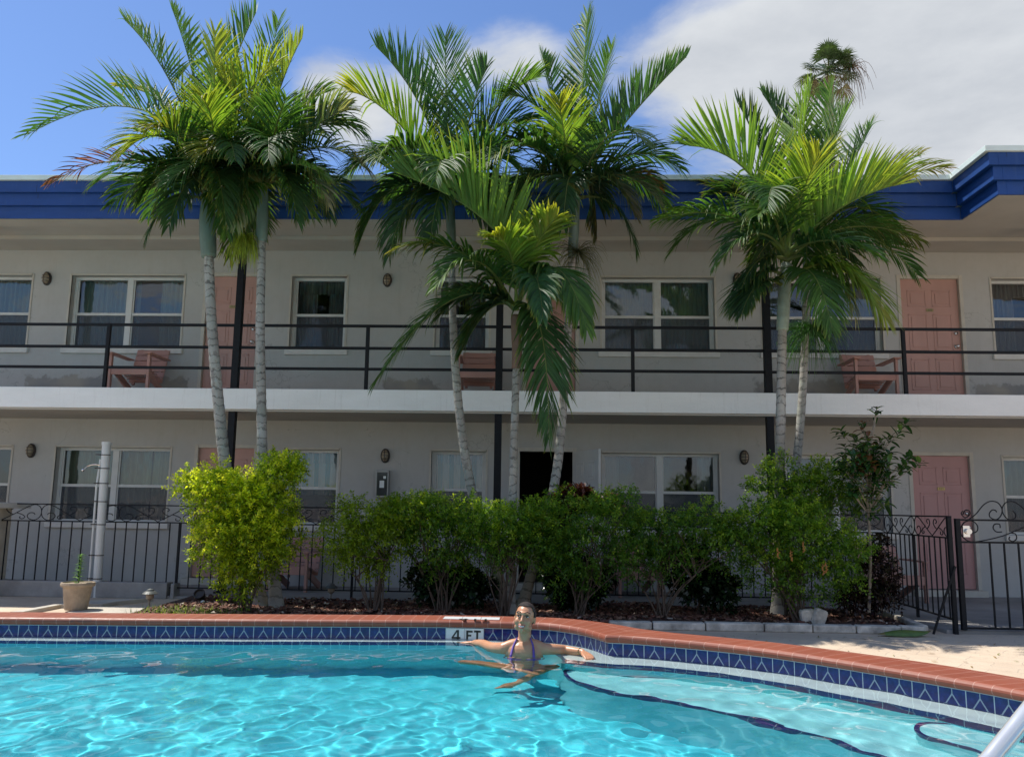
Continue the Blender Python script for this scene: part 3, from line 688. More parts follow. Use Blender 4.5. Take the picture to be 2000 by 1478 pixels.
# wall lamps: oval caged bulkheads
def lamp(px, py, label):
    p = atY(px, py, W); t = thing('wall_lamp', (p.x, W, p.z), label, 'wall lamp', 'caged bulkhead lamps on the facade')
    b = MB(); b.T = Matrix.Translation((p.x, W, p.z)) @ Matrix.Rotation(math.pi/2, 4, 'X') @ Matrix.Scale(1.55, 4, (0,1,0))
    b.lathe([(.072,0),(.074,.03),(.062,.045)], n=20); b.build('base', m_brown_metal, t, smooth=False)
    b = MB(); b.T = Matrix.Translation((p.x, W-.04, p.z)); b.ball((0,-.01,0), .055, .06, .092, 14); b.build('glass', m_glassy, t, smooth=True)
    b = MB(); b.T = Matrix.Translation((p.x, W-.04, p.z))
    for zz in (-.05, 0, .05):
        rr = .064*math.sqrt(max(.05, 1-(zz/.11)**2)); b.tube([(rr*math.cos(a), -rr*1.15*math.sin(a), zz) for a in [math.pi*k/10 for k in range(11)]], .0045, 5)
    b.tube([(0, -.078*math.sin(a), .108*math.cos(a)) for a in [math.pi*k/12 for k in range(13)]], .0045, 5)
    b.build('cage', m_brown_metal, t)
lamp(93, 545, 'dark oval caged lamp on the upper wall left of the curtained double window')
lamp(62, 880, 'dark oval caged lamp on the lower wall at the far left beside the double window')
lamp(753, 890, 'dark oval caged lamp on the lower wall directly above the grey meter box')
lamp(1453, 893, 'brownish oval caged lamp on the lower wall right of the open doorway and wide window')
p = atY(762, 602, W)
lamp(757, 548, 'dark oval caged lamp on the upper wall half hidden behind the middle palm fronds')
lamp(1440, 547, 'dark oval caged lamp on the upper wall behind fronds of the right palm pair')
p = atY(749, 945, W); t = thing('meter_box', (p.x, W, p.z), 'narrow grey metal box with glass front on the lower wall under a caged lamp', 'meter box')
b = MB(); b.box(p.x-.1,p.x+.1,W-.13,W-.001,p.z-.21,p.z+.21); b.build('case', simple('grey_metal_case', (.32,.32,.3), .4, .1, 5, metal=.4), t, bevel=.005)
b = MB(); b.box(p.x-.08,p.x+.08,W-.137,W-.131,p.z-.18,p.z+.18); b.build('window', simple('dark_meter_glass', (.05,.055,.06), .1), t)
b = MB(); b.box(p.x-.035,p.x+.035,W-.142,W-.138,p.z-.06,p.z+.05); b.box(p.x+.02,p.x+.06,W-.142,W-.138,p.z+.08,p.z+.12); b.build('label', m_mark, t)

# ------------------------------------------------------------------ walkway, bed, kerbs
b = MB(); b.box(-14, 4.35, 11.45, W+.02, GZ-.1, GZ+.035); b.box(4.354, 14, 9.42, W+.02, GZ-.1, GZ+.038)
tag(b.build('walkway', simple('walkway_concrete', (.27,.26,.245), .85, .3, 1.1, .4, bscale=30), bevel=.01), kind='structure')
b = MB(); nxm, nym = 160, 60
def bedz(x, y):
    y0 = 9.42 if x > .72 else 8.75
    if y < y0: return GZ-.03
    e = min(1, max(0, (y-y0+.02)/.12), (11.47-y)/.25 if y > 11.2 else 1, (x+4.9+.35*(y-9.5)*0)/.4, (4.2-x)/.25)
    return GZ-.03+max(0, e)*(.085+.045*noise.noise((x*1.1, y*1.3, 4))+.02*noise.noise((x*6, y*6, 1)))
P = [[b.V((-4.95+9.2*i/nxm, 8.35+3.1*j/nym, bedz(-4.95+9.2*i/nxm, 8.35+3.1*j/nym))) for i in range(nxm+1)] for j in range(nym+1)]
for j in range(nym):
    for i in range(nxm): b.f.append([P[j][i], P[j][i+1], P[j+1][i+1], P[j+1][i]]); b.m.append(0)
tag(b.build('planting_bed', simple('dark_red_soil', (.06,.032,.024), .95, .5, 18, .8), smooth=True), kind='structure')
rnd = random.Random(3)
b = MB(); 
for k in range(15000):
    x = rnd.uniform(-4.4, 4.1); y = rnd.triangular(8.8 if x < .7 else 9.46, 11.35, 10.0); z = bedz(x, y)+.008; a = rnd.uniform(0, 6.3); L = rnd.uniform(.012, .042); wd = L*rnd.uniform(.3,.7)
    t = Vector((math.cos(a), math.sin(a), rnd.uniform(-.4,.5))); s_ = Vector((-math.sin(a), math.cos(a), rnd.uniform(-.6,.6))); c = Vector((x,y,z)); up = Vector((0,0,.012))
    b.face([c-t*L-s_*wd*.4, c+t*L*.8-s_*wd, c+t*L+s_*wd*.5+up, c-t*L*.7+s_*wd+up]); 
    cc = rnd.choice([(.14,.05,.035),(.10,.045,.03),(.18,.085,.055),(.07,.035,.028),(.24,.14,.09)] if rnd.random() < .97 else [(.45,.38,.3)]); b.col += [(*cc, 1)]*4
M = Mat('bark_mulch_chips'); at = M.n.new('ShaderNodeAttribute'); at.attribute_name = 'leafcol'; M.col(at.outputs['Color']); M.set(.85)
tag(b.build('mulch', M.m), 'loose reddish brown bark mulch scattered over the planting bed', 'mulch', kind='stuff')
m_kerb = simple('mottled_white_kerbstone', (.50,.46,.39), .9, .45, 9, .8, bscale=35)
x = .75; k = 0; R = random.Random(8); b = MB()
while x < 4.05:
    L = R.uniform(.42, .62); b.box(x+.006, min(x+L, 4.1)-.006, 9.30+R.uniform(-.01,.01), 9.43, GZ, GZ+.085+R.uniform(-.006,.006)); x += L
b.bar((4.12, 9.42, GZ+.035), (4.3, 11.3, GZ+.035), .09, .10)
tag(b.build('kerb', m_kerb, bevel=.014), kind='structure')
b = MB(); b.box(-7.4,-5.0,11.42,11.62,GZ,GZ+.21); b.box(-4.95+.0,-4.9,11.42,11.62,GZ,GZ+.2)
tag(b.build('low_block_wall', m_conc, bevel=.01), 'low grey concrete block wall under the left end of the iron fence', 'low wall')
p0 = atZ(40, 1160, GZ)
b = MB(); b.box(-8.1,-7.43,11.2,11.75,GZ,-.10); o_ = thing('masonry_pier', (-7.2, 11.4, GZ), 'beige masonry pier with projecting flat cap at the left end of the fence', 'pier')
m_beige = simple('beige_render', (.55,.5,.4), .85, .15, 4, .5)
b.build('shaft', m_beige, o_, bevel=.01); b = MB(); b.box(-8.3,-7.22,11.1,11.85,-.098,-.02); b.build('cap', simple('pale_cap_stone', (.6,.58,.52), .8, .12, 4, .4), o_, bevel=.012)
b = MB(); b.box(-8.2,-7.38,11.1,11.85,GZ,GZ+.2); b.build('footing', m_conc, o_, bevel=.06)
def slab(name, px, z, label):
    P_ = [atZ(a, c, GZ+z) for a, c in px]; b = MB(); n = len(P_)
    b.face([(p.x,p.y,GZ+z) for p in P_])
    for i in range(n): q = P_[(i+1)%n]; p = P_[i]; b.face([(p.x,p.y,GZ-.01),(q.x,q.y,GZ-.01),(q.x,q.y,GZ+z),(p.x,p.y,GZ+z)])
    return tag(b.build(name, simple('pale_concrete_slab', (.5,.46,.39), .85, .2, 3, .4)), label, 'concrete slab')
slab('concrete_slab', [(45,1194),(118,1180),(200,1179),(230,1174),(300,1167),(275,1168),(175,1172),(120,1177),(20,1194)], .045, 'narrow pale concrete edging strip beside the flower pot')
slab('paving_slab', [(120,1199),(168,1184),(290,1183),(262,1197),(250,1200)], .02, 'flat pale concrete slab lying under and right of the flower pot')
# two loose stones and a fallen frond boot
for (px, py, sx, lab) in ((1578, 1203, .085, 'pale rounded stone block on the mulch beside a tilted flat one'), (1600, 1205, .07, 'tilted flat pale stone on the mulch, right of the rounded block')):
    p = atZ(px, py+14, GZ+.05); b = MB(); b.T = Matrix.Translation((p.x, p.y, GZ+.12)) @ Matrix.Rotation(.35 if sx < .08 else -.1, 4, 'Y'); b.box(-sx,sx,-.06,.06,-.1,.085 if sx > .08 else .1)
    tag(b.build('stone', m_kerb, bevel=.03), lab, 'stone')
p = atZ(1758, 1233, GZ); b = MB(); b.T = Matrix.Translation((p.x-.1, 9.17, GZ+.012)) @ Matrix.Rotation(.08, 4, 'Z')
n = 24
for i in range(n):
    for j in range(6):
        q = []
        for ii_, jj_ in ((i,j),(i+1,j),(i+1,j+1),(i,j+1)):
            u = ii_/n*2-1; v = jj_/6*2-1; wd = .085*(1-abs(u)**2.2)+.004
            q.append((u*.29, v*wd, .055*(1-v*v)*(1-u*u)+.05*abs(u)**3*(1 if u > 0 else .2)))
        b.face(q); b.col += [(*( (.12,.19,.05) if abs(u) < .8 else (.22,.18,.07)), 1)]*4
tag(b.build('fallen_leaf_sheath', m_bigleaf, smooth=True), 'green boat-shaped palm leaf sheath lying on the paving before the kerb', 'palm sheath')

# ------------------------------------------------------------------ iron fence and gate
FT, FBm, FBt = -.035, -.265, -1.13
MOT = [[(0,0),(.28,.36),(.55,.74),(.72,.95),(.86,1),(.97,.82),(1,.5),(.96,.2),(.84,.01),(.7,.08),(.64,.28),(.70,.46),(.80,.47),(.84,.36)],
       [(.36,.47),(.46,.40),(.55,.30),(.58,.17),(.52,.08),(.45,.13),(.46,.24)], [(.27,.36),(.17,.48),(.10,.66),(.13,.85),(.22,.88),(.27,.76),(.22,.66)]]
def scrolls(b, A, B, z0, z1, unit, r=.006, flip0=0):
    A = Vector(A); B = Vector(B); L = (B-A).length; n = max(1, round(L/unit)); d = (B-A)/n
    for k in range(n):
        for path in MOT:
            pts = []
            for u, v in path:
                uu = u if (k+flip0) % 2 == 0 else 1-u
                q = A+d*(k+uu); pts.append((q.x, q.y, z0+(z1-z0)*v))
            b.tube(crom(pts, 5), r, 5)
def fence(name, A, B, label, posts, pitch=.152, zb=FBt, ztop=FT, zmid=FBm, zb2=None, flip0=0, pickstart=.08, seg=None):
    A = Vector((A[0],A[1],0)); B = Vector((B[0],B[1],0)); L = (B-A).length; d = (B-A).normalized(); ang = math.atan2(d.y, d.x)
    t = thing(name, (A.x, A.y, GZ), label, 'fence')
    for z in (ztop, zmid, zb):
        b = MB(); b.bar(A+Vector((0,0,z)), B+Vector((0,0,z)), .025, .016); b.build('rail', m_black, t)
    b = MB(); scrolls(b, (A.x,A.y), (B.x,B.y), zmid+.01, ztop-.01, .545, flip0=flip0); b.build('scroll_band', m_black, t)
    n = int((L-pickstart)/pitch)+1
    for k in range(n):
        p = A+d*(pickstart+k*pitch)
        bot = zb if seg is None or not (seg[0] < p.x < seg[1]) else seg[2]
        b = MB(); b.bar(p+Vector((0,0,bot)), p+Vector((0,0,zmid)), .013, .013, up=d); b.build('picket', m_black, t)
    for s in posts:
        p = A+d*s; b = MB(); b.bar(p+Vector((0,0,GZ)), p+Vector((0,0,zmid)), .03, .03, up=d); b.build('post', m_black, t)
    return t
fl_ = fence('iron_fence', (-7.42, 11.52), (4.6, 11.52), 'long black iron fence with scroll band running behind the hedge', [2.5, 4.9, 7.3, 9.65, 11.95], seg=(-7.45,-4.9,-1.06))
fence('iron_fence', (4.6, 11.52), (4.47, 9.42), 'short black iron fence section with tight scrolls running from hedge to gate', [1.0], pitch=.155, flip0=1)
g = thing('iron_gate', (4.55, 9.4, GZ), 'black iron gate with large scrolls above its top rail at the right edge', 'gate')
b = MB(); b.bar((4.44,9.40,GZ),(4.44,9.40,-.04), .045, .045); b.build('post', m_black, g, bevel=.003)
b = MB(); b.bar((4.53,9.40,GZ+.045),(4.53,9.40,-.055), .05, .05); b.build('post', m_black, g, bevel=.003)
for z in (-.068, -.305, -1.205):
    b = MB(); b.bar((4.55,9.4,z),(6.6,9.4,z), .028, .02); b.build('rail', m_black, g)
for k in range(13):
    x = 4.86+.152*k; b = MB(); b.bar((x,9.4,-1.2),(x,9.4,-.305), .016, .016); b.build('picket', m_black, g)
b = MB()
for path in ([(4.60,-.01),(4.62,.03),(4.66,.035),(4.675,0),(4.65,-.03),(4.62,-.045),(4.60,-.03),(4.58,-.0),(4.60,.03)], [(4.66,-.06),(4.74,.0),(4.82,.09),(4.90,.135),(4.98,.12),(5.02,.05),(5.0,-.02),(4.95,-.06),(4.89,-.04),(4.88,.0),(4.91,.04),(4.945,.04),(4.96,.02)],
             [(5.38,-.06),(5.30,.0),(5.22,.09),(5.14,.135),(5.06,.12),(5.02,.05),(5.04,-.02),(5.09,-.06),(5.15,-.04),(5.16,.0),(5.13,.04)],
             [(5.4,-.07),(5.2,-.155),(5.0,-.235),(4.80,-.285),(4.66,-.30),(4.58,-.25),(4.56,-.18),(4.60,-.10),(4.68,-.075),(4.74,-.12),(4.74,-.18),(4.69,-.205),(4.64,-.18),(4.64,-.15)],
             [(5.0,-.19),(4.94,-.19),(4.91,-.15),(4.93,-.11),(4.98,-.11),(4.985,-.15)], [(5.08,-.2),(5.14,-.21),(5.15,-.26),(5.11,-.29),(5.07,-.27),(5.08,-.24)]):
    b.tube([(q.x, 9.4, q.z) for q in crom([(u, 0, v) for u, v in path], 6)], .0065, 6)
b.build('scroll_band', m_black, g)
b = MB(); pA = atY(1866, 1105, 9.35); pB = atZ(1823, 1238, GZ); b.bar(pA, pB, .02, .02); b.build('brace', m_black, g)
b = MB(); b.tube([(4.62,9.36,-.19),(4.62,9.33,-.19)], .03, 12); b.box(4.575,4.645,9.37,9.39,-.25,-.13); b.build('latch', m_chrome, g)

# ------------------------------------------------------------------ chairs
def chair(label, px, py, Y, z, rot, wide=.58):
    p = atY(px, py, Y); t = thing('garden_chair', (p.x, Y, z), label, 'chair', 'pink slatted garden chairs on the walkways', rot)
    hw = wide/2
    for sx in (-1, 1):
        b = MB(); b.box(sx*hw-.02 if sx < 0 else sx*hw-.02, sx*hw+.02, -.28, -.22, 0, .55); b.build('leg', m_pinkchair, t, local=True, bevel=.004)
        b = MB(); b.bar((sx*(hw-.045), -.2, .30), (sx*(hw-.045), .42, .03), .03, .1); b.build('leg', m_pinkchair, t, local=True, bevel=.004)
        b = MB(); b.box(sx*hw-.055, sx*hw+.055, -.34, .36, .55, .572); b.build('armrest', m_pinkchair, t, local=True, bevel=.004)
    b = MB(); b.box(-hw+.022, hw-.022, -.275, -.25, .24, .36)
    for k in range(6):
        y = -.235+k*.085; b.box(-hw+.03, hw-.03, y, y+.072, .352-k*.022, .372-k*.022)
    b.build('seat', m_pinkchair, t, local=True, bevel=.004)
    b = MB()
    for k in range(6):
        s = k*.098; y = .27+s*.36; zz = .20+s*.95
        b.bar((-hw+.03, y, zz), (hw-.03, y, zz), .088, .02, up=(0,-.95,.36)) if False else b.face([(-hw+.03,y,zz),(hw-.03,y,zz),(hw-.03,y+.032,zz+.078),(-hw+.03,y+.032,zz+.078)])
        b.face([(-hw+.03,y+.02,zz-.006),(-hw+.03,y+.052,zz+.079),(hw-.03,y+.052,zz+.079),(hw-.03,y+.02,zz-.006)])
        b.face([(-hw+.03,y+.032,zz+.085),(hw-.03,y+.032,zz+.078),(hw-.03,y+.052,zz+.072),(-hw+.03,y+.052,zz+.072)])
    for sx in (-1,1): b.bar((sx*(hw-.1), .27, .16), (sx*(hw-.1), .50, .75), .04, .03)
    b.build('backrest', m_pinkchair, t, local=True, bevel=.0)
    return t
chair('pink slatted chair on the balcony beneath the left curtained double window', 266, 757, 12.45, 1.647, 0)
chair('pink slatted chair on the balcony behind the middle palm trunks', 934, 762, 12.5, 1.647, math.radians(3))
chair('pink slatted chair on the balcony left of the upper right pink door', 1700, 768, 12.45, 1.647, 0)
chair('pink slatted chair on the lower walkway behind the bright yellow-green shrub', 572, 1150, 12.5, GZ+.036, math.radians(-6))
chair('pink slatted chair on the lower walkway half hidden by the dark middle hedge', 1240, 1150, 12.5, GZ+.036, math.radians(10))
chair('pink slatted chair on the lower walkway seen through the short fence section at right', 1742, 1155, 12.35, GZ+.038, math.radians(4), .72)

# ------------------------------------------------------------------ pipe pole, pot, lights, handrail
m_pvc = simple('white_pvc', (.62,.63,.60), .35, .08, 5)
pb_ = atZ(188, 1166, GZ); pt_ = atY(208, 868, pb_.y)
t = thing('water_pipe_pole', tuple(pb_), 'white plastic pipe pole with thin side conduit standing before the left fence', 'pole')
b = MB(); b.tube([pb_, pt_], .057, 20); b.build('pole', m_pvc, t, smooth=False)
b = MB(); b.tube([pt_-Vector((0,0,.01)), pt_+Vector((0,0,.035))], .064, 20); b.build('cap', m_pvc, t)
sd = Vector((-.085, -.03, 0)); b = MB(); b.tube([pb_+sd*1.15, pb_.lerp(pt_, .45)+sd*1.05, pb_.lerp(pt_, .72)+sd, pb_.lerp(pt_, .90)+sd*.7], .014, 8); b.build('conduit', m_pvc, t)
for f in (.12, .27, .47, .62, .74, .84, .93):
    q = pb_.lerp(pt_, f); b = MB(); b.tube([q-Vector((0,0,.006)), q+Vector((0,0,.006))], .061, 16); b.box(q.x-.12, q.x-.05, q.y-.05, q.y-.03, q.z-.005, q.z+.01); b.build('clamp', m_brown_metal, t)
q = pb_.lerp(pt_, .86); b = MB(); b.tube(crom([q+Vector((-.05,-.03,0)), q+Vector((-.12,-.05,.01)), q+Vector((-.20,-.06,-.01)), q+Vector((-.26,-.07,-.06))], 4), .008, 6); b.ball(q+Vector((-.265,-.07,-.07)), .022); b.build('spout', m_chrome, t)
pp = atZ(148, 1190, GZ+.02); t = thing('flower_pot', (pp.x, pp.y, GZ+.021), 'wide beige round flower pot standing on the paving beside the white pole', 'flower pot')
m_pot = simple('beige_terracotta', (.33,.26,.185), .85, .25, 8, .5, bscale=45)
c = (pp.x, pp.y, GZ+.021)
b = MB(); b.lathe([(.118,0),(.127,.02),(.158,.25),(.16,.265),(.15,.265),(.145,.24)], c, 32); b.build('body', m_pot, t, smooth=False)
b = MB(); b.lathe([(.16,.262),(.184,.268),(.19,.29),(.185,.312),(.168,.316),(.16,.30)], c, 32); b.build('rim', m_pot, t, smooth=False)
b = MB(); b.lathe([(.158,.27),(.08,.278),(.001,.28)], c, 20); b.build('soil', simple('potting_soil', (.035,.025,.018), .95, .4, 30, .8), t)
def leafface(b, base, d, L, wd, col, nrm=None, seg=2, droop=.2, fold=.25):
    d = d.normalized(); s_ = d.cross(nrm or Vector((0,0,1)))
    if s_.length < 1e-3: s_ = Vector((1,0,0))
    s_.normalize(); u = s_.cross(d).normalized(); pr = None
    for k in range(seg+1):
        f = k/seg; c = base+d*L*f-Vector((0,0,1))*droop*L*f*f; ww = wd*(math.sin(math.pi*min(.97, .12+.86*f))**.8)/2
        cur = (c-s_*ww+u*ww*fold, c, c+s_*ww+u*ww*fold)
        if pr:
            for q in ((0,1),(1,2)): b.face([pr[q[0]], pr[q[1]], cur[q[1]], cur[q[0]]]); b.col += [(*col, 1)]*4
        pr = cur
R = random.Random(11); t = thing('potted_plant', (pp.x, pp.y, GZ+.3), 'small leafy green seedling growing in the beige flower pot', 'plant')
b = MB(); top = Vector((pp.x+.02, pp.y, GZ+.3+.36)); b.tube([(pp.x,pp.y,GZ+.28), (pp.x+.015,pp.y,GZ+.45), top], [.006,.005,.003], 5); b.build('stem', m_rachis, t)
b = MB()
for k in range(54):
    f = (k/54)**.9; a = k*2.4; q = Vector((pp.x+.01*f, pp.y, GZ+.3+.36*f)); leafface(b, q, Vector((math.cos(a), math.sin(a), .55)), R.uniform(.07,.13)*(1.15-f*.6), .03, R.choice([(.10,.24,.06),(.16,.30,.08),(.08,.18,.05)]), droop=.4)
for k in range(22): a = R.uniform(0,6.3); q = Vector((pp.x+.1*math.cos(a), pp.y+.1*math.sin(a), GZ+.29)); leafface(b, q, Vector((math.cos(a)*.4, math.sin(a)*.4, 1)), R.uniform(.03,.06), .02, (.12,.22,.05))
b.build('foliage', m_leaf, t)
def pathlight(px, py, label):
    p = atZ(px, py, GZ+.06); t = thing('path_light', tuple(p), label, 'path light', 'small lamps in the planting bed'); c = tuple(p)
    m = m_brown_metal; b = MB(); b.lathe([(.01,-.05),(.01,.08),(.018,.085),(.03,.1)], c, 12); b.build('stake', m_palebark, t)
    b = MB(); b.lathe([(.035,.10),(.045,.105),(.045,.15),(.035,.155)], c, 14); b.build('lens', m_glassy, t)
    b = MB(); b.lathe([(.085,.155),(.09,.16),(.06,.185),(.045,.19),(.04,.205),(.015,.215),(.001,.218)], c, 20); b.build('hood', simple('grey_green_lamp_hood', (.08,.09,.085), .5, .2, 12), t)
pathlight(291, 1186, 'small mushroom-topped path light on the left end of the mulch bed')
pathlight(646, 1172, 'small dark path light in the mulch between the bright shrub and the hedge')
for k, (px, py, lab) in enumerate(((390, 1172, 'black round spotlight lying in the mulch left of the bright shrub'), (932, 1178, 'small black spotlight in the dark mulch under the hedge'))):
    p = atZ(px, py, GZ+.07); t = thing('garden_spotlight', tuple(p), lab, 'spotlight')
    b = MB(); b.T = Matrix.Translation(p+Vector((0,0,.06))) @ Matrix.Rotation(.9, 4, 'X'); b.lathe([(.03,-.06),(.055,-.03),(.07,.03),(.072,.05),(.06,.052),(.055,.03)], n=18); b.build('housing', m_brown_metal, t)
    b = MB(); b.tube([p-Vector((0,0,.05)), p+Vector((0,0,.06))], .008, 6); b.build('stake', m_brown_metal, t)
p = atZ(396, 1180, GZ+.05); b = MB(); b.ball(p+Vector((0,0,.02)), .032, n=14); tag(b.build('white_ball', m_pvc, smooth=True), 'small white globe lying on the mulch below the black spotlight', 'ball')
t = thing('pool_handrail', (1.5, 2.3, GZ), 'shiny white metal handrail slanting in at the lower right corner of the pool', 'handrail')
hp = [atY(1860, 1580, 2.15), atY(1935, 1482, 2.2), atY(1975, 1432, 2.23), atY(2010, 1388, 2.26), atY(2090, 1290, 2.35), atY(2190, 1240, 2.55), atY(2330, 1240, 2.75)]
end = hp[-1]; hp += [Vector((end.x+.25, end.y+.1, end.z-.06)), Vector((end.x+.38, end.y+.15, end.z-.25)), Vector((end.x+.4, end.y+.16, CT-.1))]
st = hp[0]; hp = [Vector((st.x-.05, st.y-.06, -1.6)), Vector((st.x-.045, st.y-.05, -1.0))]+hp
b = MB(); b.tube(crom(hp, 10), .0225, 18); b.build('tube', simple('polished_white_rail', (.78,.77,.75), .16, .04, 6, metal=.55), t, smooth=True)
b = MB(); b.tube([(end.x+.4,end.y+.16,CT-.005),(end.x+.4,end.y+.16,CT+.02)], .05, 18); b.build('escutcheon', m_chrome, t)


# ================================================================== palms
GREEN = (.045,.115,.022); LIME = (.13,.24,.03); YEL = (.38,.34,.04); DARKG = (.025,.065,.018); BROWN = (.17,.10,.045); RED = (.13,.04,.025); PALE = (.40,.36,.24); DEEP = (.035,.10,.03)
def lerp3(a, b, t): return tuple(a[i]*(1-t)+b[i]*t for i in range(3))
def frond(parent, P0, P1, P2, L=.62, n=40, col=GREEN, tip=None, vee=.55, droop=.35, seed=0, s0=.16, wd=.045, ragged=.11, lean=1.0, updir=None, split=0):
    R = random.Random(seed); P0, P1, P2 = Vector(P0), Vector(P1), Vector(P2); L *= 1.16; n = int(n*1.55); wd *= .84
    def B(t): return P0*(1-t)**2+P1*2*t*(1-t)+P2*t*t
    def D(t): return ((P1-P0)*(1-t)+(P2-P1)*t).normalized()
    up0 = Vector(updir) if updir else Vector((0,0,1))
    b = MB(); pts = [B(k/14) for k in range(15)]
    b.tube(pts, [.015*(1-.88*k/14)+.002+.024*math.exp(-k/1.2) for k in range(15)], 6)
    rc = lerp3(col, (.30,.32,.10), .5); b.col = [(*rc, 1)]*len(b.v)
    Ln = (P1-P0).length+(P2-P1).length
    # twist the frond a little along its length, the way the wind does
    tw = R.uniform(-.35, .35)
    for k in range(n):
        f = s0+(1-s0)*(k+.5)/n; c = B(f); T = D(f)
        u = up0-T*up0.dot(T)
        if u.length < .25: 
            o_ = Vector((P2.x-P0.x, P2.y-P0.y, 0)); o_ = -o_ if o_.length > .1 else Vector((0,-1,0)); u = (u+o_*.8); u = u-T*u.dot(T)
        u.normalize(); sd = T.cross(u).normalized()
        ct, st = math.cos(tw*f), math.sin(tw*f); u, sd = u*ct+sd*st, sd*ct-u*st
        env = (.55+.45*math.sin(math.pi*min(1, (f-s0)/(1-s0)*.9+.12)))*(1-.35*max(0, f-.8)/.2)
        a = math.radians(72-48*f)
        for side in (-1, 1):
            if R.random() < ragged: continue
            l = L*env*R.uniform(.88, 1.1); ve = vee*R.uniform(.75, 1.3)
            d = (T*math.cos(a)+(sd*side*math.cos(ve)+u*math.sin(ve))*math.sin(a)).normalized()
            d = (d+Vector((R.gauss(0,.05), R.gauss(0,.05), R.gauss(0,.05)))).normalized()
            cc = lerp3(col, tip or LIME, max(0, min(1, (f-.55)*1.1+R.gauss(0,.14)))) ; v = R.uniform(.75, 1.28); cc = tuple(x*v for x in cc)
            w0 = wd*R.uniform(.8,1.15)*(1-.35*f); ns = 6; dr = droop*R.uniform(.5,1.6)+(1.2 if R.random() < .05 else 0)
            bx = (T-d*T.dot(d)); bx = bx.normalized() if bx.length > .05 else sd
            prev = None; q = c.copy(); dd = d.copy(); st_ = l/ns
            tipc = lerp3(cc, BROWN if R.random() < .35 else YEL, .55)
            for m in range(ns+1):
                g = m/ns; ww = w0*(.35+.65*math.sin(math.pi*min(1, .12+g*.62)) if g < .6 else (1-g)/.4*.95+.03)/2
                nn = dd.cross(bx).normalized(); fold = .35
                ids = [b.V(q-bx*ww+nn*ww*fold), b.V(q), b.V(q+bx*ww+nn*ww*fold)]
                kc = cc if g < .8 else lerp3(cc, tipc, (g-.8)/.2)
                b.col += [(*kc, 1)]*3
                if prev:
                    for z_ in (0, 1): b.f.append([prev[z_], prev[z_+1], ids[z_+1], ids[z_]]); b.m.append(0)
                prev = ids
                dd = (dd+Vector((0,0,-1))*dr*(.25+g*1.1)/ns*2).normalized(); q = q+dd*st_
                bx = bx-dd*bx.dot(dd); bx.normalize()
    return b.build('frond', m_palm, parent)
def palm(label, trunk_px, Y, shaft, crown, fronds, r0=.085, r1=.065, seed=1, fill=6, fillL=(1.2,1.8), shaftcol=None, base=None, hang=None, name='palm_tree', Yt=None, shr=1.4, skirt=2):
    """trunk_px: bottom to top; Y depth of base, Yt depth of crown"""
    Yt = Yt or Y; R = random.Random(seed); n = len(trunk_px)
    pts = [atY(a, c, Y+(Yt-Y)*i/(n-1)) for i, (a, c) in enumerate(trunk_px)]
    pts[0] = Vector((pts[0].x, pts[0].y, GZ+.02))
    t = thing(name, tuple(pts[0]), label, 'palm tree', 'feather palms in the planting bed')
    cp = crom(pts, 10); b = MB(); m_ = len(cp)
    cum = [0]
    for i in range(1, m_): cum.append(cum[-1]+(cp[i]-cp[i-1]).length)
    L = cum[-1]; rr = []
    # rings: slightly swollen scars up the stem
    fine = []; 
    for i in range(m_-1):
        for j in range(3): fine.append(cp[i].lerp(cp[i+1], j/3))
    fine.append(cp[-1]); s = 0
    for i, p in enumerate(fine):
        if i: s += (fine[i]-fine[i-1]).length
        f = s/L; flare = .05*math.exp(-s/.12); rr.append((r0*(1-f)+r1*f+flare)*(1+.035*math.sin(s*60+R.random()*.6)+.02*R.uniform(-1,1)))
    b.tube(fine, rr, 14); b.build('trunk', m_trunk, t, smooth=True)
    # crownshaft
    sp_ = [atY(a, c, Yt) for a, c in shaft]; b = MB(); k = len(sp_)
    cs = crom(sp_, 5); kk = len(cs); b.tube(cs, [r1*(1.02+(shr-1)*math.sin(math.pi*min(1, .25+.62*i/(kk-1)))) for i in range(kk)], 14); b.build('crownshaft', shaftcol or m_shaft, t, smooth=True)
    c0_ = atY(*crown, Yt); 
    for i, fr in enumerate(fronds):
        (p1, p2) = fr[0], fr[1]; dy = fr[2]; kw = fr[3] if len(fr) > 3 else {}
        bs = fr[4] if len(fr) > 4 else None
        q0 = atY(*bs, Yt) if bs else c0_+Vector((R.uniform(-.03,.03), R.uniform(-.03,.03), R.uniform(-.04,.04)))
        frond(t, q0, atY(*p1, Yt+dy*.55), atY(*p2, Yt+dy), seed=seed*100+i, **kw)
    for i in range(skirt):
        a = 2*math.pi*(i+R.random()*.7)/skirt+seed*.7; ln = R.uniform(.75, 1.05); h_ = Vector((math.cos(a), math.sin(a), 0))
        frond(t, c0_-Vector((0,0,.05)), c0_+h_*ln*.6+Vector((0,0,.12)), c0_+h_*ln*.8+Vector((0,0,-ln*R.uniform(.65,.95))), L=.42, n=26, col=R.choice([DARKG, GREEN, DEEP]), tip=R.choice([GREEN, BROWN, PALE, LIME]), vee=.15, droop=.9, seed=seed*17+i, ragged=.25)
    for i in range(fill):
        a = 2*math.pi*(i+R.random()*.6)/max(1, fill)+seed; ln = R.uniform(*fillL); el = R.uniform(.1, 1.0)
        h_ = Vector((math.cos(a), math.sin(a), 0)); p1 = c0_+h_*ln*.45+Vector((0,0,ln*(.35+.35*el))); p2 = c0_+h_*ln*(1.0-.2*el)+Vector((0,0,ln*(el*.6-.35)))
        frond(t, c0_, p1, p2, L=.5, n=32, col=R.choice([DARKG, GREEN, DEEP, GREEN]), tip=GREEN, vee=.35, droop=.55, seed=seed*31+i, ragged=.15)
    return t, c0_
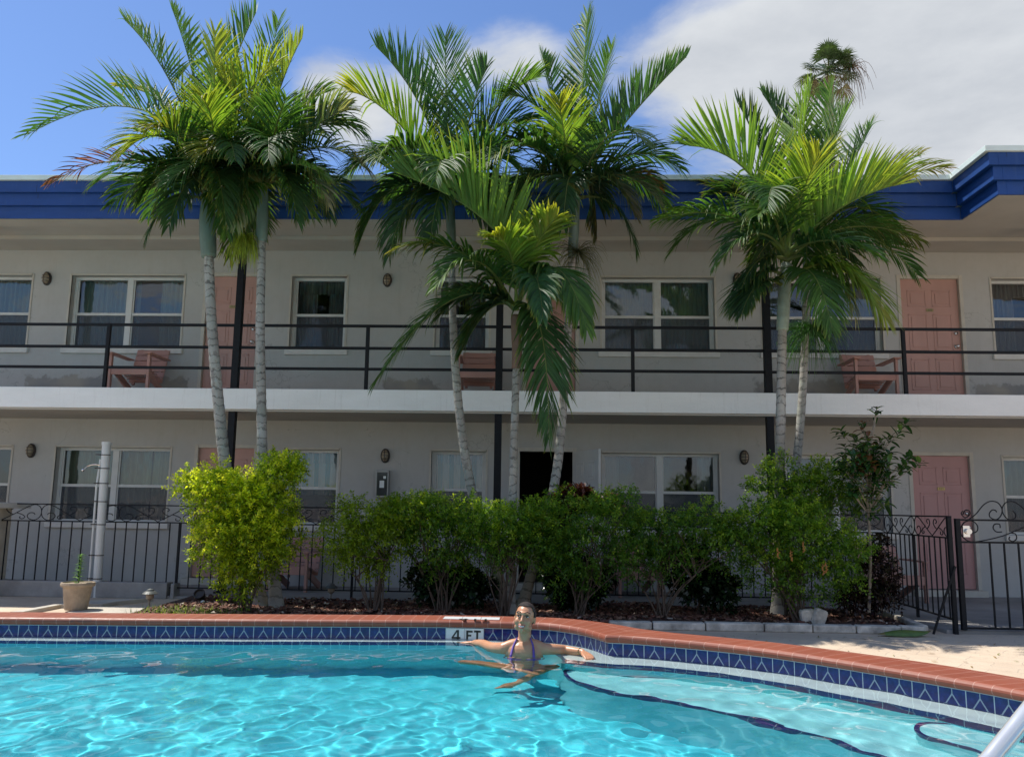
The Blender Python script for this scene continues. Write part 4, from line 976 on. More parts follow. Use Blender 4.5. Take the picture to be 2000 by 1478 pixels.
def seedcluster(parent, c, r, n, col, name='seed_cluster', seed=4, down=1.0, th=.0035):
    R = random.Random(seed); b = MB(); c = Vector(c)
    for k in range(n):
        a = R.uniform(0, 6.3); e_ = R.uniform(-.9, .5); d = Vector((math.cos(a)*math.cos(e_), math.sin(a)*math.cos(e_), math.sin(e_))); l = r*R.uniform(.55,1.1)
        p = [c, c+d*l*.5+Vector((R.gauss(0,.02),R.gauss(0,.02),0)), c+d*l*.8-Vector((0,0,down*l*.3)), c+d*l*.95-Vector((0,0,down*l*.75))]
        q = crom(p, 2); b0 = len(b.v); b.tube(q, [th*(1-.6*i/len(q)) for i in range(len(q))], 4, cap=False); v = R.uniform(.6,1.3); b.col += [(*(x*v for x in col), 1)]*(len(b.v)-b0)
    return b.build(name, m_leaf, parent)
YG = dict(col=LIME, tip=YEL)
# ---- left pair
t1, c1 = palm('leaning ringed palm at far left with swollen grey-green crownshaft and a red-brown dead frond', [(512,1185),(497,1130),(466,1020),(441,915),(428,800),(418,690),(411,590),(408,500)], 10.3, [(408,502),(406,470),(405,425),(407,385)], (409,385), [
 ((330,110),(55,262),.2,dict(L=.62,tip=GREEN,vee=.8,droop=.25,n=36,col=DEEP)),
 ((360,150),(244,40),.3,dict(L=.55,vee=.8,droop=.15,col=DEEP,tip=LIME)),
 ((400,180),(335,15),.5,dict(L=.6,vee=.7,droop=.1)),
 ((420,180),(500,25),.4,dict(L=.62,vee=.9,droop=.08,col=DEEP,tip=GREEN)),
 ((420,200),(420,60),-.7,dict(L=.5,vee=.6,droop=.2,**YG)),
 ((330,200),(240,300),-.8,dict(L=.55,droop=.45,**YG)),
 ((350,170),(235,170),.6,dict(L=.5,droop=.3,col=GREEN,tip=YEL)),
 ((330,260),(270,400),-.5,dict(L=.5,droop=.7,col=DARKG,tip=GREEN)),
 ((370,300),(330,440),-.9,dict(L=.5,droop=.8,col=DARKG,tip=GREEN)),
 ((420,260),(440,430),-1.0,dict(L=.5,droop=.8,col=DARKG,tip=GREEN)),
 ((250,260),(95,360),.1,dict(L=.36,droop=.35,col=RED,tip=(.2,.09,.05),n=36,ragged=.2,wd=.03)),
 ((480,240),(560,300),-.7,dict(L=.55,droop=.5,col=GREEN,tip=LIME)),
 ((450,190),(540,120),-.3,dict(L=.55,droop=.25,**YG)),
 ((360,230),(300,250),-1.1,dict(L=.6,droop=.5,col=GREEN,tip=YEL)),
 ((430,230),(395,190),-1.2,dict(L=.55,droop=.4,**YG)),
 ((480,280),(500,420),.6,dict(L=.5,droop=.7,col=DARKG,tip=GREEN)),
], r0=.078, r1=.06, seed=3, fill=7, shr=1.7)
t2, c2 = palm('straight ringed palm beside the leaning one, with shredded pale dead frond tips', [(541,1185),(532,1100),(520,1000),(513,900),(510,760),(508,640),(510,540),(511,470)], 10.2, [(511,472),(512,440),(513,400),(514,365)], (515,365), [
 ((520,200),(590,75),.2,dict(L=.5,vee=.8,droop=.1,**YG)),
 ((500,200),(545,40),.6,dict(L=.55,vee=.8,droop=.1,col=DEEP,tip=LIME)),
 ((600,170),(712,262),.2,dict(L=.55,vee=.3,droop=.6,col=DEEP,tip=GREEN)),
 ((610,230),(715,330),-.6,dict(L=.55,droop=.9,col=DARKG,tip=PALE,wd=.03)),
 ((590,260),(640,400),-.7,dict(L=.5,droop=.9,col=DARKG,tip=PALE,wd=.034)),
 ((560,280),(580,430),-.9,dict(L=.5,droop=.8,col=DARKG,tip=GREEN)),
 ((480,270),(455,420),-.6,dict(L=.5,droop=.7,col=DARKG,tip=GREEN)),
 ((500,230),(430,150),-.4,dict(L=.55,droop=.3,**YG)),
 ((460,240),(400,300),-1.0,dict(L=.55,droop=.5,col=GREEN,tip=YEL)),
 ((560,200),(640,180),.5,dict(L=.5,droop=.5,col=DARKG,tip=LIME)),
 ((540,230),(560,190),-1.2,dict(L=.5,droop=.4,col=GREEN,tip=LIME)),
 ((600,240),(680,210),-.2,dict(L=.5,droop=.6,col=DEEP,tip=PALE)),
 ((550,290),(630,340),-1.2,dict(L=.5,droop=.8,col=GREEN,tip=LIME)),
], r0=.072, r1=.05, seed=5, fill=6, shaftcol=m_shaft)
seedcluster(t2, atY(478, 462, 10.15), .24, 220, (.30,.36,.06), seed=2, down=1.6)
# ---- middle group
t3, c3 = palm('slender palm of the middle group whose pale trunk bends left above the hedge', [(992,1190),(972,1120),(945,1050),(922,960),(904,860),(893,760),(886,660),(883,560),(882,470)], 10.4, [(882,472),(881,450),(880,425),(880,395)], (880,392), [
 ((850,200),(735,92),.2,dict(L=.66,vee=1.0,droop=.02,col=DEEP,tip=GREEN)),
 ((870,190),(870,70),.6,dict(L=.6,vee=.7,droop=.05,col=DEEP,tip=GREEN)),
 ((780,200),(682,178),-.2,dict(L=.6,vee=.6,droop=.3,**YG)),
 ((760,250),(690,330),.3,dict(L=.5,vee=.3,droop=.7,col=GREEN,tip=LIME)),
 ((760,300),(700,480),-.2,dict(L=.5,droop=.9,col=DARKG,tip=GREEN)),
 ((800,320),(760,500),-.7,dict(L=.5,droop=.9,col=DARKG,tip=GREEN)),
 ((860,320),(840,470),-.9,dict(L=.5,droop=.9,col=DARKG,tip=GREEN)),
 ((940,190),(1060,145),.3,dict(L=.5,vee=.5,droop=.4,col=GREEN,tip=LIME)),
 ((960,180),(1060,265),.5,dict(L=.5,droop=.6,col=DEEP,tip=GREEN)),
 ((930,280),(960,450),.3,dict(L=.45,droop=.8,col=DARKG,tip=GREEN)),
 ((790,240),(740,310),-1.0,dict(L=.5,droop=.6,col=GREEN,tip=LIME)),
 ((920,200),(950,130),-.2,dict(L=.5,vee=.7,droop=.15,col=DEEP,tip=GREEN)),
 ((930,250),(1010,330),-.6,dict(L=.5,droop=.6,col=DEEP,tip=GREEN)),
], r0=.064, r1=.044, seed=8, fill=5, shaftcol=m_shaft)
t5, c5 = palm('tall palm of the middle group whose pale trunk leans right, tallest frond pointing straight up', [(1018,1190),(1046,1090),(1072,1000),(1090,900),(1099,800),(1106,700),(1112,600),(1118,500)], 10.5, [(1118,502),(1120,470),(1122,430),(1124,385)], (1124,382), [
 ((1135,200),(1148,30),.1,dict(L=.62,vee=.25,droop=.0,col=GREEN,tip=LIME,n=52)),
 ((1190,260),(1340,112),.1,dict(L=.56,vee=1.1,droop=.0,col=DEEP,tip=GREEN,n=48)),
 ((1160,220),(1195,90),.6,dict(L=.5,vee=.8,droop=.05,col=DEEP,tip=LIME)),
 ((1090,230),(1060,110),.4,dict(L=.5,vee=.7,droop=.1,col=DEEP,tip=GREEN)),
 ((1080,180),(985,185),.2,dict(L=.5,vee=.4,droop=.5,col=GREEN,tip=LIME)),
 ((1060,240),(965,300),-.3,dict(L=.5,droop=.6,col=GREEN,tip=YEL)),
 ((1050,290),(1000,400),-.6,dict(L=.5,droop=.8,col=DARKG,tip=GREEN)),
 ((1220,250),(1330,330),.2,dict(L=.5,vee=.3,droop=.5,col=DEEP,tip=LIME)),
 ((1210,290),(1290,400),-.2,dict(L=.45,droop=.8,col=DARKG,tip=PALE,wd=.03)),
 ((1180,290),(1240,420),-.6,dict(L=.45,droop=.9,col=DARKG,tip=BROWN)),
 ((1220,310),(1290,370),.5,dict(L=.35,droop=.8,col=BROWN,tip=RED,wd=.03)),
 ((1110,290),(1100,440),-.8,dict(L=.45,droop=.9,col=DARKG,tip=GREEN)),
 ((1100,250),(1092,200),-.9,dict(L=.5,droop=.3,col=LIME,tip=YEL)),
 ((1160,290),(1165,460),.3,dict(L=.4,droop=.9,col=DARKG,tip=BROWN)),
], r0=.064, r1=.047, seed=13, fill=4)
seedcluster(t5, atY(1128, 490, 10.45), .42, 150, (.11,.12,.05), seed=7, down=.7, th=.003, name='bare_flower_stalk')
seedcluster(t3, atY(900, 560, 10.35), .30, 120, (.10,.15,.05), seed=9, down=.9, th=.003, name='bare_flower_stalk')
t4, c4 = palm('low front palm of the middle group with broad bright fronds hanging over the balcony edge', [(996,1192),(998,1100),(1001,1000),(1003,900),(1006,800),(1008,715)], 10.0, [(1008,720),(1010,690),(1008,655),(1006,615)], (1006,600), [
 ((1000,410),(765,335),-.5,dict(L=.82,vee=1.05,droop=.0,col=LIME,tip=GREEN,n=44,wd=.062,ragged=.03),(1014,560)),
 ((890,500),(735,745),-.6,dict(L=.62,vee=.2,droop=.5,col=DEEP,tip=GREEN,n=44,wd=.05)),
 ((900,430),(765,490),-.7,dict(L=.42,vee=.3,droop=.7,col=GREEN,tip=YEL,n=38,wd=.05)),
 ((1090,430),(1145,640),-.9,dict(L=.56,vee=.1,droop=.9,col=GREEN,tip=LIME,n=36,wd=.075,ragged=.02)),
 ((1070,560),(1072,855),-.7,dict(L=.62,vee=.15,droop=.6,col=DEEP,tip=GREEN,n=46,wd=.05)),
 ((1040,480),(1085,425),-.6,dict(L=.42,vee=.5,droop=.5,**dict(YG, wd=.07)),(1010,560)),
 ((930,440),(850,560),-1.1,dict(L=.45,droop=.8,col=GREEN,tip=LIME,wd=.05)),
  ((1010,470),(965,460),-1.0,dict(L=.4,droop=.5,**dict(YG, wd=.065))),
 ((1050,470),(1060,620),-1.3,dict(L=.42,droop=.9,col=DEEP,tip=GREEN,wd=.07)),
 ((960,560),(900,690),-.2,dict(L=.42,droop=.7,col=DARKG,tip=GREEN,wd=.05)),
 ], r0=.056, r1=.043, seed=21, skirt=0, fill=1, fillL=(.9,1.2), shaftcol=m_shaft_brown)
# ---- right pair
t6, c6 = palm('front palm of the right pair with pale crownshaft and wide bright green fronds', [(1519,1195),(1520,1100),(1522,980),(1524,860),(1526,750),(1528,640)], 10.2, [(1528,645),(1530,610),(1532,570),(1536,515)], (1537,500), [
 ((1490,290),(1345,285),-.3,dict(L=.74,vee=.95,droop=.02,col=LIME,tip=LIME,n=46,wd=.052)),
 ((1430,380),(1285,430),-.4,dict(L=.5,vee=.35,droop=.6,col=GREEN,tip=LIME,n=42)),
 ((1500,300),(1440,200),.5,dict(L=.5,vee=.7,droop=.1,col=DARKG,tip=GREEN)),
 ((1550,330),(1585,170),.2,dict(L=.6,vee=.6,droop=.1,col=LIME,tip=LIME,n=44)),
 ((1600,330),(1655,215),.2,dict(L=.6,vee=.6,droop=.1,col=GREEN,tip=LIME)),
 ((1640,380),(1760,360),-.6,dict(L=.62,vee=.9,droop=.15,col=LIME,tip=YEL,n=42,wd=.055)),
 ((1680,330),(1845,330),.3,dict(L=.5,vee=.4,droop=.5,col=GREEN,tip=BROWN,n=40,wd=.035)),
 ((1650,400),(1795,470),-.3,dict(L=.45,vee=.2,droop=.8,col=GREEN,tip=BROWN,n=40,wd=.036)),
 ((1610,440),(1715,500),-.9,dict(L=.45,droop=.9,col=DEEP,tip=LIME)),
 ((1480,520),(1450,610),-.5,dict(L=.42,vee=.1,droop=.6,col=DARKG,tip=GREEN),(1532,560)),
 ((1650,455),(1728,620),-.6,dict(L=.66,vee=.1,droop=.45,col=LIME,tip=YEL,n=52,wd=.05),(1545,545)),
 ((1480,500),(1440,600),-.2,dict(L=.5,vee=.1,droop=.5,col=DEEP,tip=GREEN,n=44),(1532,540)),
 ((1590,480),(1625,640),-1.0,dict(L=.5,vee=.1,droop=.6,col=GREEN,tip=LIME,n=44),(1545,545)),
 ((1560,380),(1600,300),-1.2,dict(L=.6,vee=.6,droop=.3,**YG)),
 ((1480,400),(1400,520),-.7,dict(L=.42,droop=.8,col=DEEP,tip=LIME)),
 ((1510,380),(1480,420),-1.2,dict(L=.55,droop=.5,col=GREEN,tip=LIME)),
], r0=.068, r1=.054, seed=34, fill=4, shaftcol=simple('pale_crownshaft', (.30,.36,.30), .5, .25, 6, .2))
t7, c7 = palm('rear palm of the right pair with a wispy green flower stalk hanging on its trunk', [(1528,1195),(1540,1080),(1551,960),(1562,840),(1569,740),(1573,640),(1576,560)], 10.7, [(1576,562),(1577,540),(1578,510),(1579,480)], (1580,470), [
 ((1620,300),(1620,170),.5,dict(L=.55,vee=.7,droop=.1,col=GREEN,tip=LIME)),
 ((1560,280),(1490,185),.5,dict(L=.5,vee=.8,droop=.1,col=DARKG,tip=GREEN)),
 ((1660,330),(1700,250),.5,dict(L=.5,vee=.7,droop=.2,col=DEEP,tip=GREEN)),
 ((1680,350),(1800,300),.6,dict(L=.42,vee=.5,droop=.4,col=GREEN,tip=BROWN,wd=.032)),
 ((1670,400),(1740,470),.6,dict(L=.42,droop=.8,col=DARKG,tip=GREEN)),
 ((1500,350),(1390,380),.6,dict(L=.5,droop=.6,col=DARKG,tip=GREEN)),
 ((1520,420),(1470,520),.4,dict(L=.42,droop=.8,col=DARKG,tip=GREEN)),
 ((1640,440),(1660,560),.2,dict(L=.42,droop=.8,col=DARKG,tip=GREEN)),
 ((1590,330),(1560,200),.1,dict(L=.5,vee=.6,droop=.2,col=LIME,tip=LIME)),
 ((1480,380),(1330,350),.9,dict(L=.4,droop=.6,col=DARKG,tip=BROWN)),
], r0=.06, r1=.045, seed=55, fill=2)
seedcluster(t7, atY(1585, 640, 10.6), .48, 420, (.09,.20,.06), seed=12, down=.6, th=.0032, name='flower_stalk')
# ---- distant fan palm behind the roof
YF = 34.
cF = atY(1618, 140, YF); tf = thing('fan_palm', (cF.x, YF, GZ), 'distant dark fan palm showing above the roof at upper right', 'palm tree')
b = MB(); b.tube(crom([(cF.x+.1, YF, GZ), (cF.x-.2, YF, cF.z*.5), tuple(cF-Vector((0,0,.3)))], 6), [.28]*6+[.2]*7, 10); b.build('trunk', m_palebark, tf)
R = random.Random(77); cb_ = MB()
for k in range(40):
    a = R.uniform(0, 6.28); el = R.uniform(-.7, 1.35); dead = el < -.52
    d = Vector((math.cos(a)*math.cos(el), math.sin(a)*math.cos(el), math.sin(el))); pl = R.uniform(.55, .95)
    hub = cF+d*pl-Vector((0,0,.15*pl)); b0 = len(cb_.v); cb_.tube([cF, hub], [.03,.015], 4); pc = (.10,.12,.04); cb_.col += [(*pc,1)]*(len(cb_.v)-b0)
    sd = d.cross(Vector((0,0,1))).normalized() if abs(d.z) < .98 else Vector((1,0,0)); up = sd.cross(d)
    fr_ = R.uniform(.62, .85)
    for j in range(26):
        th = (j/25-.5)*3.4; dd = (d*math.cos(th)+sd*math.sin(th)*1.0+up*R.uniform(-.05,.12)).normalized(); l = fr_*(1-.12*abs(th))*R.uniform(.9,1.1)
        bx = dd.cross(up).normalized()*.028; m1 = hub+dd*l*.55; e1 = hub+dd*l-Vector((0,0,.22*l if not dead else .6*l))
        v = R.uniform(.7,1.3); cc = (.045*v,.085*v,.028*v) if not dead else (.15*v,.13*v,.07*v)
        for q in ([hub, hub, m1+bx, m1-bx], [m1-bx, m1+bx, e1, e1]): 
            i = [cb_.V(p) for p in q]; cb_.f.append(i); cb_.m.append(0); cb_.col += [(*cc,1)]*4
cb_.build('crown', leafmat('fan_palm_leaf', .2, .5), tf)
seedcluster(tf, cF+Vector((.95,0,.25)), 1.0, 60, (.16,.11,.07), seed=3, down=1.2, th=.012, name='dead_flower_stalk')

# ================================================================== shrubs
def leafcloud(parent, name, blobs, nsprig, per, ll, lw, cols, seed, mat=m_leaf, upb=.5, inner_=.45, spl=.16, ref=None, flat=.35):
    rng = np.random.default_rng(seed); vol = np.array([b_[1][0]*b_[1][1]*b_[1][2] for b_ in blobs])**.75; vol /= vol.sum()
    ch = rng.choice(len(blobs), nsprig, p=vol)
    cen = np.array([b_[0] for b_ in blobs])[ch]; rad = np.array([b_[1] for b_ in blobs])[ch]
    d = rng.normal(size=(nsprig,3)); d /= np.linalg.norm(d, axis=1)[:,None]
    rr = inner_+(1-inner_)*rng.random(nsprig)**.55; pos = cen+d*rad*rr[:,None]
    dirs = d+np.array([0,0,upb])+rng.normal(size=(nsprig,3))*.45; dirs /= np.linalg.norm(dirs, axis=1)[:,None]
    pal = np.array(cols); tone = rng.random(nsprig)
    # shade put into leaf colour: inner and low sprigs darker, top and edge paler
    young = np.clip((pos[:,2]-cen[:,2])/rad[:,2]*.42+.95*(rr-.62)+.22+rng.normal(size=nsprig)*.2, 0, .999)  # palette position for the painted shade, not leaf age
    V = []; Cc = []
    for k in range(per):
        f = (k+.5)/per; base = pos+dirs*spl*f+np.stack([0*tone,0*tone,-.25*spl*f*f+0*tone],1)
        a = k*2.4+rng.random(nsprig)*1.2; r1 = np.cross(dirs, np.array([.3,.2,.9])); r1 /= np.linalg.norm(r1,axis=1)[:,None]+1e-9; r2 = np.cross(dirs, r1)
        out = r1*np.cos(a)[:,None]+r2*np.sin(a)[:,None]; ld = out*.85+dirs*.6+rng.normal(size=(nsprig,3))*.15; ld /= np.linalg.norm(ld,axis=1)[:,None]
        sd = np.cross(ld, np.array([0,0,1.])+rng.normal(size=(nsprig,3))*flat); sd /= np.linalg.norm(sd,axis=1)[:,None]+1e-9; nn = np.cross(sd, ld)
        L_ = ll*rng.uniform(.65,1.25,nsprig)[:,None]*(1.05-.4*f); w_ = lw*rng.uniform(.75,1.2,nsprig)[:,None]
        p0 = base; p1 = base+ld*L_*.45+sd*w_*.5+nn*w_*.15; p2 = base+ld*L_-nn*L_*.12; p3 = base+ld*L_*.45-sd*w_*.5+nn*w_*.15
        V.append(np.stack([p0,p1,p2,p3],1)); 
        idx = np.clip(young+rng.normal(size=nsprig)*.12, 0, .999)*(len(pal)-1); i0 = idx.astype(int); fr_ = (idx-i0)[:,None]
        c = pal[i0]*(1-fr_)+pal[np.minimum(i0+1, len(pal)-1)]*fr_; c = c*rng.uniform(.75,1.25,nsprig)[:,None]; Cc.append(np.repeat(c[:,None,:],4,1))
    V = np.concatenate(V).reshape(-1,3); Cc = np.concatenate(Cc).reshape(-1,3)
    me = bpy.data.meshes.new(name); n = len(V)//4
    off_ = np.array(ORG.get(parent, Vector((0,0,0)))); V = V-off_
    me.vertices.add(len(V)); me.vertices.foreach_set('co', V.astype(np.float32).ravel()); q = np.arange(len(V), dtype=np.int32)
    me.loops.add(len(V)); me.loops.foreach_set('vertex_index', q); me.polygons.add(n); me.polygons.foreach_set('loop_start', np.arange(0, len(V), 4, dtype=np.int32)); me.update()
    at = me.color_attributes.new('leafcol', 'FLOAT_COLOR', 'POINT'); at.data.foreach_set('color', np.concatenate([Cc, np.ones((len(Cc),1))],1).astype(np.float32).ravel())
    me.materials.append(mat); o = bpy.data.objects.new(name, me); C.objects.link(o); o.parent = parent; return o, pos
def shrub(label, basepx, Y, blobs, nsprig, cols, seed, per=9, ll=.05, lw=.024, stems=9, cat='shrub', group='leafy shrubs in the planting bed', name='garden_shrub', spl=.16, mat=m_leaf, r=.016, inner_=.45, basespread=.07, barkm=None, upb=.5):
    p = atY(*basepx, Y); t = thing(name, (p.x, Y, GZ+.03), label, cat, group)
    B_ = [(tuple(atY(a, c, Y+dy)), (rx*Y/F*.84, ry*.84, rz*Y/F*.76)) for (a, c, rx, rz, dy, ry) in blobs]
    R = random.Random(seed*7)
    for (a, c, rx, rz, dy, ry) in blobs:          # loose shoots breaking the outline
        for _ in range(5 if rx > 30 else 2):
            th = R.uniform(-.5, math.pi+.5); k = R.uniform(.6, .98); rr = R.uniform(.06, .13)
            cpt = atY(a+rx*math.cos(th)*k, c-rz*math.sin(th)*k, Y+dy+R.uniform(-.8,.5)*ry); B_.append((tuple(cpt), (rr*R.uniform(.7,1.3), rr, rr*R.uniform(.6,1.3))))
    o, pos = leafcloud(t, 'foliage', B_, nsprig, per, ll, lw, cols, seed, mat, spl=spl, inner_=inner_, upb=upb)
    R = random.Random(seed); b = MB()
    for k in range(stems):
        e_ = Vector(pos[R.randrange(len(pos))]); s_ = Vector((p.x+R.uniform(-1,1)*basespread, Y+R.uniform(-1,1)*basespread, GZ+.01)); m = s_.lerp(e_, .45)+Vector((R.uniform(-.05,.05), R.uniform(-.05,.05), .12)); 
        q = crom([s_, s_.lerp(m,.5)+Vector((R.uniform(-.03,.03),0,.05)), m, e_], 4); b.tube(q, [r*.68*R.uniform(.7,1.3)*(1-.8*i/len(q)) for i in range(len(q))], 6)
        for j in range(4):
            e2 = Vector(pos[R.randrange(len(pos))]); 
            if (e2-m).length < .55: q = crom([m, m.lerp(e2,.5)+Vector((R.uniform(-.04,.04),R.uniform(-.04,.04),.03)), e2], 4); b.tube(q, [r*.5*(1-.7*i/len(q)) for i in range(len(q))], 5)
    b.build('stem', barkm or m_bark, t); return t
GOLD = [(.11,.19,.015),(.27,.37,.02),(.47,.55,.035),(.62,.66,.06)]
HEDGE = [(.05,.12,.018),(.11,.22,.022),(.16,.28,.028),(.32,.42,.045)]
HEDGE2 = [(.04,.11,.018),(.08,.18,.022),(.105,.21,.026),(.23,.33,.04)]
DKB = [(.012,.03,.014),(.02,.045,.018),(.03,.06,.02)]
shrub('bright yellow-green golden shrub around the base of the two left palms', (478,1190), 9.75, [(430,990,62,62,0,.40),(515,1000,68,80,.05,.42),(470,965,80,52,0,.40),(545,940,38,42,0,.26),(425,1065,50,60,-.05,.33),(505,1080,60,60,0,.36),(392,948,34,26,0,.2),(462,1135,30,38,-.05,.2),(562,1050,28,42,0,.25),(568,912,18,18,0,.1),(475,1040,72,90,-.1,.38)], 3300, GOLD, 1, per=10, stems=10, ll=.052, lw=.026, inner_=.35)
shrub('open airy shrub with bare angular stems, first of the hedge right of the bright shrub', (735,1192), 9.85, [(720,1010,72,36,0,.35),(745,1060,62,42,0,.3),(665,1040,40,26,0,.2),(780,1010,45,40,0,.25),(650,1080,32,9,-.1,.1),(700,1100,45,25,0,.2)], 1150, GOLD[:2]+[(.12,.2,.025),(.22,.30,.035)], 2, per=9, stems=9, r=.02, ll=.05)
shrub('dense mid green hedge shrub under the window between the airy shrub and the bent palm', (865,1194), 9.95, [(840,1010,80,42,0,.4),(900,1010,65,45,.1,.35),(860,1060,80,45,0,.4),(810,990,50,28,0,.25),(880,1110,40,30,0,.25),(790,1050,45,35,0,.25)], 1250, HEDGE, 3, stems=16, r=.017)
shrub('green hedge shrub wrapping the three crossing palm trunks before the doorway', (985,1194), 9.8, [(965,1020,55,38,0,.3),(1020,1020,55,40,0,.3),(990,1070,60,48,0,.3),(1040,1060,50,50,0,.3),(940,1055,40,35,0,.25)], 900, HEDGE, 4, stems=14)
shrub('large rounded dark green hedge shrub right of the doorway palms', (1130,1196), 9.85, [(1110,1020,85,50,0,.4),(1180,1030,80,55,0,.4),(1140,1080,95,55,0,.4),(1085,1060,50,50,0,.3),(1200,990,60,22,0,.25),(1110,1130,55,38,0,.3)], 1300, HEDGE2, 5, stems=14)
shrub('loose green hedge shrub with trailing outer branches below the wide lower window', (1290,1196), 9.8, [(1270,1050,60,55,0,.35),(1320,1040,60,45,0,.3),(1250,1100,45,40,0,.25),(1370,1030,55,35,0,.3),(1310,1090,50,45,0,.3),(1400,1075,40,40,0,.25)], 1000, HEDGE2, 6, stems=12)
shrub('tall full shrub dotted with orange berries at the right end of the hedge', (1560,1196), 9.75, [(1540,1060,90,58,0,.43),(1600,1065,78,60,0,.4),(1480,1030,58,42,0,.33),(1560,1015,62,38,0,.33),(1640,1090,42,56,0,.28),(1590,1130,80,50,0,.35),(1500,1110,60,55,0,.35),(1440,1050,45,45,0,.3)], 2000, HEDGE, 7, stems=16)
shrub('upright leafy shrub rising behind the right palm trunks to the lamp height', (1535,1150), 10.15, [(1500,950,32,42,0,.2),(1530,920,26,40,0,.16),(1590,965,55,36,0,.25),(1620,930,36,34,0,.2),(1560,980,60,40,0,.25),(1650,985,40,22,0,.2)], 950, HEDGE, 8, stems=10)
tb = [o for o in bpy.data.objects if o.get('label', '').startswith('tall full shrub')][0]
R = random.Random(5); m_berry = simple('orange_berry', (.35,.14,.03), .4, .2, 9)
for (px, py) in ((1608,1112),(1614,1108),(1520,1080),(1545,1085),(1570,1068)):
    b = MB(); q0 = atY(px, py, 9.32); b.tube([q0+Vector((0,.02,.06)), q0, q0-Vector((0,0,.05))], .003, 5)
    for j in range(7): q = q0+Vector((R.choice((-1,1))*.009, R.uniform(-.008,.008), .04-j*.015)); b.ball(q, .0085, n=6)
    b.build('berry_cluster', m_berry, tb)
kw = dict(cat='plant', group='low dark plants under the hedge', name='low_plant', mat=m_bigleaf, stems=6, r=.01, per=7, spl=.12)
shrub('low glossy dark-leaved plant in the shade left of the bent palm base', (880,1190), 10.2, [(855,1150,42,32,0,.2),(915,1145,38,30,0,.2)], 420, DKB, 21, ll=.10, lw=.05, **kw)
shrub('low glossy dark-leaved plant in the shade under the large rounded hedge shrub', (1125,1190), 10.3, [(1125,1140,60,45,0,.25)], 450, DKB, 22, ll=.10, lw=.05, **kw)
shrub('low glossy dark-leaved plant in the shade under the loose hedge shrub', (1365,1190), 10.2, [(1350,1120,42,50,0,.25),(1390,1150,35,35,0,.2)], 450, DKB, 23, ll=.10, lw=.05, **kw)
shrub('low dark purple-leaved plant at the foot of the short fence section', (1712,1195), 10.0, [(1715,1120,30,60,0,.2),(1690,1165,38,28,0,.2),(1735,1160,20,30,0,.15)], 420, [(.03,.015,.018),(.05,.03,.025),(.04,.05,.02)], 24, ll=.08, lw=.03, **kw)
shrub('red and dark green croton plant poking up above the hedge before the doorway', (1130,1180), 10.5, [(1130,990,58,22,0,.2),(1090,1000,25,14,0,.12),(1175,1000,22,12,0,.12)], 330, [(.03,.045,.02),(.10,.03,.02),(.17,.05,.025)], 25, cat='plant', name='croton_plant', group='low dark plants under the hedge', mat=m_bigleaf, stems=6, r=.008, per=8, spl=.1, ll=.12, lw=.035, upb=1.4)
# magnolia sapling
t = thing('magnolia_sapling', tuple(atY(1697, 1195, 9.8)), 'slender young magnolia tree with glossy broad leaves before the right double window', 'tree')
tp = [atY(1697,1195,9.8), atY(1700,1080,9.8), atY(1694,960,9.8), atY(1700,880,9.8), atY(1708,830,9.8), atY(1712,800,9.8)]
b = MB(); cr_ = crom(tp, 5); b.tube(cr_, [.017*(1-.75*i/len(cr_))+.002 for i in range(len(cr_))], 8); b.build('trunk', m_palebark, t)
R = random.Random(9); b = MB(); lb = MB()
tips = [(1712,795,0)]+[(R.gauss(1702,27), R.gauss(905,34), R.uniform(-.3,.3)) for _ in range(72)]+[(1640,838,0),(1648,870,.1),(1668,850,-.1),(1760,838,0),(1772,820,.1),(1768,905,-.1),(1775,890,0),(1740,850,.1),(1655,905,.1),(1700,960,-.1),(1715,975,.1),(1730,940,.1),(1670,945,0),(1690,985,.1),(1740,880,-.2)]
for (px, py, dy) in tips:
    e_ = atY(px, py, 9.8+dy); s_ = atY(1699+(px-1700)*.15, min(py+55, 1000), 9.8); b.tube(crom([s_, s_.lerp(e_,.55)+Vector((0,0,-.02)), e_], 4), [.006,.006,.005,.005,.005,.004,.004,.003,.003], 5)
    ax = (e_-s_).normalized()+Vector((0,0,.6)); ax.normalize(); o1 = ax.orthogonal().normalized(); o2 = ax.cross(o1)
    brn = R.random() < .09
    for j in range(R.randint(7, 10)):
        a = j*2.4+R.random(); dd = (o1*math.cos(a)+o2*math.sin(a))*R.uniform(.6,1.1)+ax*R.uniform(.1,.8)
        v = R.uniform(.7,1.3); c_ = (.16,.07,.03) if brn and R.random() < .7 else (.035,.095,.025) if R.random() < .75 else (.10,.17,.04)
        leafface(lb, e_-ax*.015*j, dd, R.uniform(.10,.17), .058, tuple(x*v for x in c_), seg=4, droop=R.uniform(.1,.5), fold=.3)
b.build('limb', m_palebark, t); lb.build('foliage', m_bigleaf, t)
# grass tufts at the foot of the bright shrub
b = MB(); R = random.Random(14)
for k in range(700):
    x = R.gauss(-3.85, .32); y = R.uniform(9.1, 9.75)
    if not -4.5 < x < -2.9: continue
    a = R.uniform(0,6.28); h_ = R.uniform(.03,.09); base = Vector((x,y,bedz(x,y))); tp_ = base+Vector((math.cos(a)*h_*.6, math.sin(a)*h_*.6, h_)); sdv = Vector((-math.sin(a), math.cos(a), 0))*.004
    b.face([base-sdv, base+sdv, tp_, tp_]); v = R.uniform(.7,1.3); b.col += [(.14*v,.22*v,.05*v,1)]*4
tag(b.build('grass', m_leaf), 'thin tufts of short grass at the foot of the bright shrub', 'grass', kind='stuff')
# fallen leaves on the paving and walkway

